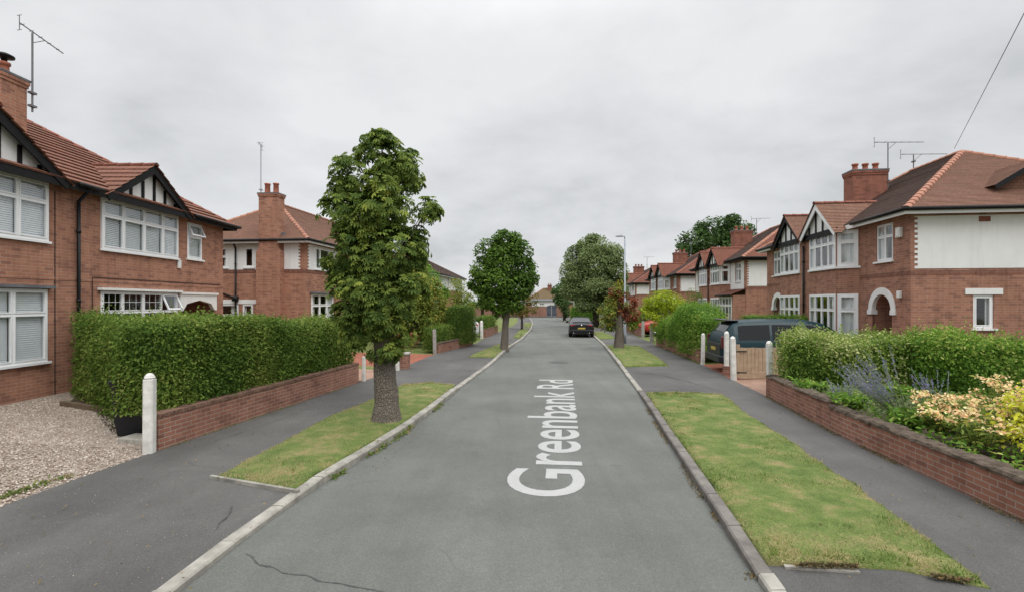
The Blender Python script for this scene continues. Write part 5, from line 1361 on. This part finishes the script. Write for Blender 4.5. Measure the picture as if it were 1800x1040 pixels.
# ------------------------------------------------------------------ street trees
def C(x, y, z, rx, ry, rz, n): return ((x, y, z), (rx, ry, rz), n)
tree('street_tree', 'nearest street tree, dense horse chestnut with drooping leaves and thick grey trunk', 'tree', (-2.54, 10.3, .12),
    [(0,0,-.1,.36),(0,0,.05,.29),(.01,0,.35,.232),(-.02,0,.9,.208),(-.02,0,1.5,.20),(-.1,.05,2.6,.19),(-.1,0,3.9,.12),(-.15,0,4.9,.05)],
    [C(-.13,0,5.38,.42,.42,.40,327), C(-.08,0,5.68,.20,.2,.16,72), C(-.60,0,4.88,.46,.55,.42,371), C(.28,0,4.98,.44,.5,.42,327), C(.45,.1,5.25,.22,.25,.2,87), C(-.80,-.05,4.15,.46,.6,.50,415), C(.10,-.1,4.25,.62,.75,.52,503),
     C(.80,.1,4.25,.26,.35,.24,131), C(-.66,0,3.40,.52,.65,.52,458), C(.15,-.1,3.35,.60,.75,.52,503), C(.62,.1,3.55,.30,.4,.35,175), C(-.45,-.05,2.62,.58,.65,.50,458), C(.30,-.05,2.55,.55,.65,.50,438),
     C(.62,0,2.75,.3,.4,.3,131), C(-.36,-.1,1.95,.46,.5,.38,283), C(.22,-.1,1.85,.44,.5,.34,262), C(-.82,.1,2.2,.26,.3,.22,108), C(-.1,-.42,3.1,.4,.25,.5,308), C(.05,-.42,2.3,.4,.25,.45,276), C(-.2,-.4,3.9,.45,.3,.45,276), C(.1,-.35,4.7,.4,.3,.4,195), C(-.62,-.05,2.2,.34,.4,.4,187), C(-.55,0,1.72,.34,.4,.3,137), C(-.95,0,3.0,.24,.3,.35,100), C(.05,-.2,1.42,.34,.34,.22,108)],
    M['leaf_chestnut'], M['bark'], .118, TP, fork=(-.1,.03,2.4), r0=.055, up=.9, jit=.4, droop=.25, sub=11, spread=.30, svar=.3)
tree('street_tree', 'round dark green maple on a bare straight trunk, second tree on the left verge', 'tree', (-.40, 26.0, .12),
    [(0,0,-.1,.26),(0,0,.1,.20),(.05,0,1.0,.165),(.12,0,1.8,.15),(.15,0,3.2,.10),(.1,0,4.6,.05)],
    [C(-.05,0,5.45,.55,.6,.50,1050), C(.55,.1,5.5,.35,.4,.38,480), C(-.75,0,4.9,.65,.7,.6,1275), C(.75,0,4.85,.62,.7,.6,1275), C(0,-.2,4.5,.8,.9,.7,1650), C(-1.05,0,4.0,.62,.8,.6,1275), C(1.05,0,3.9,.60,.8,.65,1275), C(-1.2,-.1,3.35,.50,.6,.4,750),
     C(-.35,-.3,3.4,.85,.9,.65,1650), C(.60,-.2,3.2,.75,.8,.6,1350), C(-.55,0,2.55,.65,.7,.5,975), C(.3,0,2.4,.62,.7,.5,975), C(1.45,0,3.5,.25,.3,.3,225), C(-.1,0,1.95,.45,.5,.35,450), C(-1.6,0,3.3,.22,.3,.2,135)],
    M['leaf_maple'], M['bark'], .15, T6, fork=(.12,0,1.9), r0=.06, up=.7, jit=.6, droop=.3, sub=16, spread=.30)
tree('street_tree', 'small olive-brown tree with thin trunk, third on the left verge', 'tree', (.87, 45.0, .12), [(0,0,-.1,.12),(0,0,1.0,.08),(.05,0,2.4,.05)],
    [C(0,0,3.3,.75,.8,.55,700), C(-.65,0,2.8,.7,.7,.6,650), C(.7,0,2.8,.75,.7,.6,650), C(0,0,2.1,.95,.9,.6,800), C(.8,0,1.8,.6,.6,.5,400), C(-.6,0,1.6,.6,.6,.45,400), C(.2,0,1.3,.5,.5,.35,200)], M['leaf_olive'], M['bark_dark'], .13, T4, fork=(0,0,1.3), r0=.03)
tr = tree('street_tree', 'stocky small tree with yellow-green and rusty red leaves on the right verge', 'tree', (5.58, 26.7, .12), [(0,0,-.1,.32),(0,0,.1,.26),(.02,0,.8,.22),(.0,0,1.45,.20),(.05,0,1.9,.12)],
    [C(-.55,0,1.75,.48,.55,.45,560), C(-.25,-.1,2.35,.42,.5,.40,480), C(-.05,0,2.95,.30,.35,.38,260), C(-.6,.1,1.25,.35,.4,.3,260), C(.62,.1,1.35,.36,.4,.34,260), C(.35,.2,1.9,.4,.4,.4,260), C(-.25,0,1.1,.3,.35,.22,160), C(.05,0,3.35,.14,.15,.2,60)],
    M['leaf_autumn'], M['bark'], .13, T6, fork=(0,0,1.4), r0=.05, up=.5, sub=9)
leaf_obj('rusty_foliage', crown_sets([C(.35,-.15,1.9,.40,.35,.45,420), C(.62,-.1,2.35,.34,.35,.36,240), C(.2,-.2,2.65,.34,.3,.3,150), C(-.3,-.2,2.85,.25,.25,.22,90), C(.85,0,1.75,.2,.3,.3,120)], .12, T6, up=.3, sub=9), M['leaf_rust'], tr)
def big(name, label, base, trunk, clumps, mat, size, nar=1., **kw):
    root = empty(name, base, 0, label, 'tree')
    mb = MB(); mb.tube([p[:3] for p in trunk], [p[3] for p in trunk], 12); limbs(mb, trunk[-2][:3], clumps, trunk[-2][3]*.4, 6, 2); mb.build('trunk', M['bark_dark'], root, True)
    leaf_obj('crown', crown_sets(clumps, size, T4, **kw), M[mat], root); return root
big('willow_tree', 'large rounded grey-green tree behind the parked black car', (8.2, 50.0, .1), [(0,0,-.1,.38),(0,0,1.2,.30),(-.2,0,3.0,.24),(-.3,0,5.5,.12)],
    [C(-.2,0,7.7,1.5,1.6,1.1,4275), C(-1.6,0,6.7,1.3,1.6,1.2,3825), C(1.3,0,6.9,1.3,1.5,1.2,3825), C(-2.4,0,5.2,1.1,1.5,1.2,3375), C(0,-.6,5.8,1.6,1.6,1.3,4725), C(2.0,0,5.3,1.0,1.4,1.3,3375), C(-2.2,0,3.7,1.2,1.4,1.0,3150), C(-.4,-.8,3.9,1.6,1.5,1.2,4275), C(1.6,-.3,3.6,1.3,1.4,1.2,3600), C(-1.2,-.5,2.4,1.1,1.2,.8,2025), C(.8,-.4,2.2,1.3,1.2,.9,2475), C(2.3,0,2.1,.7,.8,.7,1012), C(-.3,0,8.6,.6,.6,.4,675)], 'leaf_willow', .20, sub=34, spread=.26, up=.6)
big('dark_tree', 'dark bushy tree left of the large grey-green tree at the road end', (6.9, 67.5, .1), [(0,0,-.1,.2),(0,0,1.0,.16),(0,0,3.5,.08)],
    [C(0,0,4.6,.9,.9,.8,700), C(-.7,0,3.7,.9,.9,.8,700), C(.7,0,3.6,.9,.9,.8,700), C(0,0,2.5,1.2,1.1,.9,900), C(.2,0,1.3,.8,.8,.7,500), C(-1.0,0,2.9,.5,.5,.5,200)], 'leaf_dark', .24, sub=10)
big('background_tree', 'big dark tree rising behind the right-hand roofs', (23.8, 60, .2), [(0,0,0,.5),(0,0,4,.4),(0,0,9,.2)],
    [C(0,0,10.6,2.2,2.4,1.5,1800), C(-2.4,0,9.4,1.8,2,1.2,1300), C(2.4,0,10.2,1.8,2,1.5,1500), C(-3.4,0,8.3,1.2,1.4,.8,700), C(.3,0,8.6,2.6,2.4,1.5,1800), C(3.6,0,8.8,1.4,1.4,1.2,800), C(1.8,0,11.8,1.0,1.0,.7,500), C(-1.2,0,11.0,.9,.9,.6,350)], 'leaf_dark', .36, sub=14)
for x, y, h, lab in ((-4.5, 78, 5.0, 'green tree at the far left end of the road behind the maple'), (-9.5, 64, 6.2, 'leafy tree behind the farther left house'), (12.8, 80, 6.5, 'tree behind the large grey-green tree, near the far right corner'), (16, 95, 7, 'distant tree beyond the far brick wall on the right'), (-1.5, 97, 4.6, 'distant tree beyond the far brick wall, left of the bungalow')):
    big('background_tree', lab, (x, y, .1), [(0,0,-.1,.25),(0,0,h*.3,.2),(0,0,h*.7,.1)], [C(random.uniform(-1.2,1.2), random.uniform(-1,1), h*(.35+.12*i), 1.5-.12*i, 1.5, .9, 420) for i in range(5)] + [C(random.choice((-1,1))*1.6, 0, h*.45, 1.1, 1.1, .9, 350) for i in range(2)], 'leaf_olive' if y > 96 else 'leaf_maple', .32, sub=10)
# ------------------------------------------------------------------ hedges
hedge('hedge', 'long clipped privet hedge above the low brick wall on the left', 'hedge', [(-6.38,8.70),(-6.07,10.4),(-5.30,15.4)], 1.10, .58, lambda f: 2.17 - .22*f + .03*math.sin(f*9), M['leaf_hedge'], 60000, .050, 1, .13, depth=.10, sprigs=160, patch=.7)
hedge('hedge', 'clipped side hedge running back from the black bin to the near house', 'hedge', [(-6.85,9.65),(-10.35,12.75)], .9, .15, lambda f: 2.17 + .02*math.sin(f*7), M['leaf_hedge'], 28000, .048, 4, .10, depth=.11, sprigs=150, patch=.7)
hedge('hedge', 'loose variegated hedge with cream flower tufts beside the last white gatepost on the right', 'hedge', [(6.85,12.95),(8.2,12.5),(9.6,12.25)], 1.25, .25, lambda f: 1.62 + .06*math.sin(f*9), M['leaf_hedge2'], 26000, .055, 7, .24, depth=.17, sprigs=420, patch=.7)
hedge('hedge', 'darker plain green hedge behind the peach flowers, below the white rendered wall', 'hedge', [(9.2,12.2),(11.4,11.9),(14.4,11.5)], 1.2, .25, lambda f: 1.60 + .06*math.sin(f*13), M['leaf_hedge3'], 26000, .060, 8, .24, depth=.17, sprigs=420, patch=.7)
hedge('hedge', 'loose bright green hedge above the brick wall, left of the dark parked estate car', 'hedge', [(7.98,20.0),(8.25,23),(8.72,28.3)], 1.35, .35, lambda f: float(np.interp(f, [0,.15,.35,.6,1], [1.85,2.2,2.45,1.85,1.2])), M['leaf_hedge3'], 36000, .062, 12, .22, depth=.2, sprigs=420)
hedge('hedge', 'low trimmed hedge behind the roof of the dark estate car', 'hedge', [(9.4,20.9),(13.6,20.4)], .7, .25, lambda f: 1.98, M['leaf_hedge3'], 9000, .055, 15, .06)
hedge('hedge', 'low clipped hedge behind the concrete post and stone-topped wall', 'hedge', [(-3.95,24.1),(-3.25,26.8)], .62, .2, lambda f: 1.33, M['leaf_hedge'], 6500, .055, 17, .05)
hedge('hedge', 'tall square clipped hedge beside the distant white post on the left', 'hedge', [(-3.05,26.7),(-2.45,29.2)], .95, .3, lambda f: 2.30, M['leaf_hedge'], 11000, .06, 19, .05)
hedge('hedge', 'clipped hedge running back from the tall square hedge towards the farther house', 'hedge', [(-3.3,29.0),(-6.4,29.4)], .8, .2, lambda f: 2.2, M['leaf_hedge'], 6000, .065, 20, .06)
hedge('hedge', 'low hedge above the far brick wall beyond the concrete gateposts', 'hedge', [(9.5,38.5),(10.1,43)], .7, .3, lambda f: 1.25, M['leaf_hedge'], 6000, .07, 23, .08)
hedge('hedge', 'distant clipped green hedge left of the parked black car', 'hedge', [(7.1,61.5),(10.2,60.6)], .9, .1, lambda f: 1.95, M['leaf_hedge3'], 5000, .09, 25, .06)
hedge('hedge', 'low hedge above the distant brick wall behind the maple', 'hedge', [(-2.3,35),(-1.5,40)], .7, .3, lambda f: 1.5, M['leaf_hedge'], 4000, .07, 27, .08)
# ------------------------------------------------------------------ shrubs
bush('shrub', 'rounded lime yellow shrub behind the big green hedge on the right', 'shrub', (8.95, 30.2, .3), [C(0,0,2.1,1.15,.9,.72,4200), C(-.5,0,1.65,.75,.7,.6,2000), C(.6,0,1.75,.85,.7,.6,2000), C(-.1,-.1,1.0,.8,.6,.5,900)], M['leaf_lime'], .085, T6, sub=22, spread=.2, up=.8)
bush('shrub', 'dark rounded shrub against the white bay of the second right house pair', 'shrub', (11.9, 33.6, .2), [C(0,0,2.55,.55,.55,.6,700), C(0,0,1.6,.6,.6,.7,600)], M['leaf_hedge'], .09)
bush('shrub', 'loose mid-green shrub behind the right side of the big chestnut', 'shrub', (-5.3, 27.2, .2), [C(0,0,3.0,1.0,1,.9,1900), C(.7,0,2.5,.95,.8,.9,1800), C(-.7,0,2.2,.9,.9,.9,1400), C(.3,-.3,1.4,1.2,.8,.9,1700), C(1.15,.2,1.5,.7,.6,.7,900), C(.2,0,3.8,.6,.6,.45,700), C(1.0,.1,3.1,.5,.5,.45,450)], M['leaf_autumn'], .12, T6)
bush('shrub', 'tall leafy shrub by the farther white left house, above the clipped hedges', 'shrub', (-5.7, 33.5, .2), [C(0,0,3.6,1.0,1,.9,1300), C(.7,0,2.9,.8,.8,.8,1000), C(-.6,0,2.6,.9,.9,.9,1000), C(.2,0,1.7,1.0,.9,.9,900), C(-.1,0,4.4,.5,.5,.4,350)], M['leaf_hedge3'], .13, T6)
bush('shrub', 'low grey-green shrub in front of the clipped side hedge on the left', 'shrub', (-4.0, 27.6, .2), [C(0,0,.95,.7,.6,.55,700), C(.4,-.2,.6,.5,.5,.45,400)], M['leaf_grey'], .08)
bush('shrub', 'light green small tree in front of the farther white left house', 'shrub', (-4.2, 39.5, .1), [C(0,0,3.2,.9,.9,.9,800), C(.5,0,2.3,.8,.8,.8,700), C(-.5,0,2.2,.8,.8,.8,700), C(0,0,1.2,.9,.9,.8,600)], M['leaf_autumn'], .14)
bush('shrub', 'bushy green shrub beside the autumn coloured tree trunk on the right', 'shrub', (9.6, 38.5, .2), [C(0,0,1.4,1.0,1,.9,900), C(.8,.5,1.9,.8,.8,.8,600)], M['leaf_hedge3'], .12)
bush('shrub', 'low rusty shrub on the brick drive, behind the concrete post on the left', 'shrub', (-5.4, 24.6, .2), [C(0,0,.6,.5,.5,.45,400), C(.5,.1,.45,.4,.4,.35,260)], M['leaf_rust'], .08)
# ------------------------------------------------------------------ flower bed on the right
def clumpy(name, label, base, n, h, spread, mat, size, flower=None, fn=0, fs=.05, lean=(0,0), narrow=.5, group=None):
    root = empty(name, base, 0, label, 'plant', group); st = MB(); P = []; Nn = []; Tp = []; FP = []
    for i in range(n):
        a = random.uniform(0, 2*math.pi); r_ = spread*math.sqrt(random.random()); L = h*.82*random.uniform(.65,1.1)
        b = V((r_*.35*math.cos(a), r_*.35*math.sin(a), 0)); t = V((r_*math.cos(a)+lean[0]*L, r_*math.sin(a)+lean[1]*L, L)); m = b.lerp(t, .5) + V((0,0,.08*h))
        st.tube([b, m, t], [.006,.005,.003], 4)
        for k_ in range(9):
            f = random.uniform(.1,1); p = b.lerp(m, f*2) if f < .5 else m.lerp(t, f*2-1); P.append(p); d = V((random.gauss(0,1), random.gauss(0,1), .6)).normalized(); Tp.append(d); Nn.append((random.gauss(0,.4), random.gauss(0,.4), 1))
        FP.append(t)
    st.build('stem', M['weed_stem'], root, True)
    P = np.array([tuple(p) for p in P]); leaf_obj('foliage', [leaf_arrays(P, np.array(Nn), size, T6, .3, .1, tip=np.array([tuple(t) for t in Tp]), narrow=narrow)], M[mat], root)
    if flower:
        Q = []; 
        for t in random.sample(FP, min(fn, len(FP))):
            for k_ in range(16):
                Q.append((t.x + random.gauss(0, fs*.75), t.y + random.gauss(0, fs*.75), t.z + abs(random.gauss(0, fs*.5))))
        Q = np.array(Q); leaf_obj('blossom', [leaf_arrays(Q, np.tile((0,-.5,1.), (len(Q),1)), fs*.85, T6, .8, .2, narrow=1.5)], M[flower], root)
    return root
M['weed_stem'] = paint('plant_stem', (.12,.16,.05), .7, .2, 5)
def lavender(label, base, n, L, lean):
    root = empty('lavender', base, 0, label, 'plant', 'lavender plants in the bed'); st = MB(); P = []; T = []
    for i in range(n):
        d = V((lean[0] + random.gauss(0,.24), lean[1] + random.gauss(0,.2), 1)).normalized(); l = L*random.uniform(.6,1.1); b = V((random.gauss(0,.08), random.gauss(0,.08), 0)); t = b + d*l - V((0,0,.06*random.random()))
        st.tube([b, t], [.0035,.0025], 4)
        for k_ in range(26):
            f = 1 - .42*random.random(); p = b.lerp(t, f); P.append(p + V([random.gauss(0,.006) for _ in range(3)])); T.append(d + V([random.gauss(0,.5) for _ in range(3)]))
    st.build('stem', M['leaf_stem_grey'], root, True)
    P = np.array([tuple(p) for p in P]); T = np.array([tuple(t) for t in T]); leaf_obj('blossom', [leaf_arrays(P, rng.normal(size=(len(P),3)), .022, T4, .2, 0, tip=T)], M['petal_lav'], root)
    Q = rng.normal(size=(700,3))*np.array([.22,.2,.11]) + np.array([lean[0]*.12, 0, .14]); tp = Q + np.array([0,0,.5]); leaf_obj('foliage', [leaf_arrays(Q, rng.normal(size=Q.shape), .085, T4, .2, 0, tip=tp, narrow=.3)], M['leaf_grey'], root)
M['leaf_stem_grey'] = paint('lavender_stem', (.22,.26,.16), .8, .15, 5)
lavender('big lavender clump with long spikes leaning left over the stone coping', (6.75, 8.8, .48), 85, 1.35, (-.95,-.05))
lavender('smaller lavender clump behind the peach flowers', (7.9, 9.5, .46), 22, .8, (-.3,.1))
lavender('low pale lavender spray at the far end of the coping', (6.75, 10.3, .46), 16, .6, (-.5,-.1))
for x, y, lab, n, h in ((7.05, 8.35, 'peach flowered plant just right of the big lavender', 46, .62), (7.3, 7.55, 'peach flowered plant between the lavender and the yellow shrub, low over the coping', 60, .66), (8.25, 8.5, 'peach flowered plant at the back under the cream-tufted hedge', 60, .85), (7.9, 7.5, 'tall mass of peach flowers behind the yellow shrub', 70, .82), (8.9, 8.3, 'peach flowered plant at the right edge of the bed by the hedge', 60, .9), (6.55, 7.15, 'small peach flowered plant nearest the coping, left of the yellow shrub', 34, .55), (6.75, 7.9, 'peach flowered plant directly behind the coping, between the two front plants', 34, .5)):
    clumpy('flowering_plant', lab, (x, y, .46), n, h, .42, 'leaf_fresh', .10, 'petal_peach', int(n*.62), .046, group='peach flowers in the bed', lean=(-.1,-.05))
bush('shrub', 'bright yellow leafy shrub at the right edge of the flower bed', 'shrub', (6.98, 6.75, .42), [C(0,0,.55,.42,.45,.36,800), C(.3,.2,.8,.4,.4,.34,700), C(-.15,-.2,.3,.35,.4,.26,420), C(.5,-.1,.5,.4,.4,.34,500)], M['leaf_yellow'], .062, T6, up=.6)
for x, y, lab in ((6.35, 9.6, 'green leafy plant under the lavender'), (6.9, 7.6, 'dark green strappy plant behind the stone coping'), (6.45, 8.3, 'small green plant trailing on the coping below the peach flowers'), (7.9, 10.6, 'leafy green plant below the cream-tufted hedge'), (6.6, 11.3, 'leafy green plant at the foot of the hedge end')):
    clumpy('leafy_plant', lab, (x, y, .45), 40, .38, .38, 'leaf_hedge3', .13, narrow=.6, group='green plants in the bed')
N = 5200; P = scatter([(5.95,5),(5.95,7),(6.1,9),(6.7,12),(8,11.5),(11,11),(9,5)], N)
tag(leaf_obj('undergrowth', [leaf_arrays(np.column_stack([P, rng.uniform(.42,.60,N)]), rng.normal(size=(N,3))*.5 + np.array([0,0,1]), .075, T6, .5, .0)], M['leaf_hedge3']), kind='stuff')
# ------------------------------------------------------------------ bungalow past the far wall
bg = empty('bungalow', (2.8, 99, 0), 0, 'tan roofed bungalow with a dark chimney behind the far brick wall', 'house')
mb = MB(); wall(mb, frame((0,0,0),(1,0,0)), 0, 9, 0, 2.7, [(1,2.5,1,2.2)]); wall(mb, frame((0,7,0),(0,-1,0)), 0, 7, 0, 2.7); wall(mb, frame((9,0,0),(0,1,0)), 0, 7, 0, 2.7); mb.build('wall', M['brick'], bg)
window(bg, frame((0,0,0),(1,0,0)), 1, 2.5, 1, 2.2, 2, .7, cover='drapes')
M['tile_tan'] = tile_mat('tile_tan', (.22,.16,.085), (.18,.125,.07), (.08,.05,.03), moss=.5, mosscol=(.14,.14,.05))
hip_roof(bg, 9, 7, 2.7, 5.3, .35, [M['tile_tan']]*3, .25, .02)
chimney(bg, 4.3, 5.1, 2.6, 3.3, 4.4, 5.9, [(4.5,2.95),(4.9,2.95)], 'brick_dark', poth=.3)
# ------------------------------------------------------------------ overcast daylight
w = bpy.data.worlds.new('World'); S.world = w; w.use_nodes = True; nt = w.node_tree; nt.nodes.clear()
def wn(t, **kw):
    x = nt.nodes.new(t)
    for k_, v in kw.items():
        if k_.startswith('_'): setattr(x, k_[1:], v)
        else:
            i = x.inputs[int(k_[1:])] if k_[0] == 'i' and k_[1:].isdigit() else x.inputs[k_]
            if hasattr(v, 'is_output'): nt.links.new(v, i)
            else: i.default_value = v
    return x
SUN_EL, SUN_AZ = R(52), R(150)
tc = wn('ShaderNodeTexCoord').outputs['Generated']; sx = wn('ShaderNodeSeparateXYZ', Vector=tc)
zc = wn('ShaderNodeMath', _operation='MAXIMUM', i0=sx.outputs[2], i1=0.0).outputs[0]
zd = wn('ShaderNodeMath', _operation='ADD', i0=zc, i1=.30).outputs[0]
px = wn('ShaderNodeMath', _operation='DIVIDE', i0=sx.outputs[0], i1=zd).outputs[0]; py = wn('ShaderNodeMath', _operation='DIVIDE', i0=sx.outputs[1], i1=zd).outputs[0]
cv = wn('ShaderNodeCombineXYZ', i0=px, i1=py, i2=.7).outputs[0]
n1 = wn('ShaderNodeTexNoise', Vector=cv, Scale=1.25, Detail=7.0, Roughness=.52, Distortion=.25).outputs['Fac']
n2 = wn('ShaderNodeTexNoise', Vector=cv, Scale=3.6, Detail=6.0, Roughness=.55).outputs['Fac']
mx = wn('ShaderNodeMath', _operation='MULTIPLY_ADD', i0=n2, i1=.35, i2=n1).outputs[0]
cr_ = wn('ShaderNodeValToRGB', Fac=mx); e = cr_.color_ramp.elements
e[0].position = .46; e[0].color = (.435,.445,.455,1); e[1].position = .84; e[1].color = (.66,.668,.678,1)
m_ = e.new(.63); m_.color = (.555,.563,.577,1)
# an overcast dome is brighter overhead than towards the horizon
up = wn('ShaderNodeMapRange', Value=zc, i1=.42, i2=.95, i3=SKY_LO, i4=SKY_HI, _interpolation_type='SMOOTHSTEP').outputs[0]
cl = wn('ShaderNodeMix', _data_type='RGBA', _blend_type='MULTIPLY', i0=1.0, i6=cr_.outputs[0], i7=up).outputs[2]
sky = wn('ShaderNodeTexSky', _sky_type='NISHITA', _sun_disc=False, _sun_elevation=SUN_EL, _sun_rotation=SUN_AZ)
b1 = wn('ShaderNodeBackground', Color=sky.outputs[0], Strength=.08); b2_ = wn('ShaderNodeBackground', Color=cl, Strength=1.0)
ms = wn('ShaderNodeMixShader', Fac=.95, i1=b1.outputs[0], i2=b2_.outputs[0])
nt.links.new(ms.outputs[0], wn('ShaderNodeOutputWorld').inputs['Surface'])
sd = bpy.data.lights.new('sun', 'SUN'); sd.energy = SUN_E; sd.angle = R(35); sd.color = (1,.97,.92)
so_ = bpy.data.objects.new('sun', sd); COL.objects.link(so_)
so_.rotation_euler = (math.pi/2 - SUN_EL, 0, math.pi - SUN_AZ)
# ------------------------------------------------------------------ camera: 90 degree view, 2.5 m up
cd = bpy.data.cameras.new('camera'); cd.lens = 18; cd.sensor_width = 36; cd.shift_y = 11/1800; cd.clip_end = 2000; cd.clip_start = .05
co_ = bpy.data.objects.new('camera', cd); COL.objects.link(co_); co_.location = (0,0,2.5); co_.rotation_euler = (math.pi/2, 0, 0)
S.camera = co_
S.view_settings.view_transform = 'Standard'; S.view_settings.look = 'None'; S.view_settings.exposure = EXPO; S.view_settings.gamma = 1
S.render.engine = 'CYCLES'; S.cycles.max_bounces = 6; S.cycles.transparent_max_bounces = 8; S.cycles.use_denoising = True
S.cycles.caustics_reflective = False; S.cycles.caustics_refractive = False
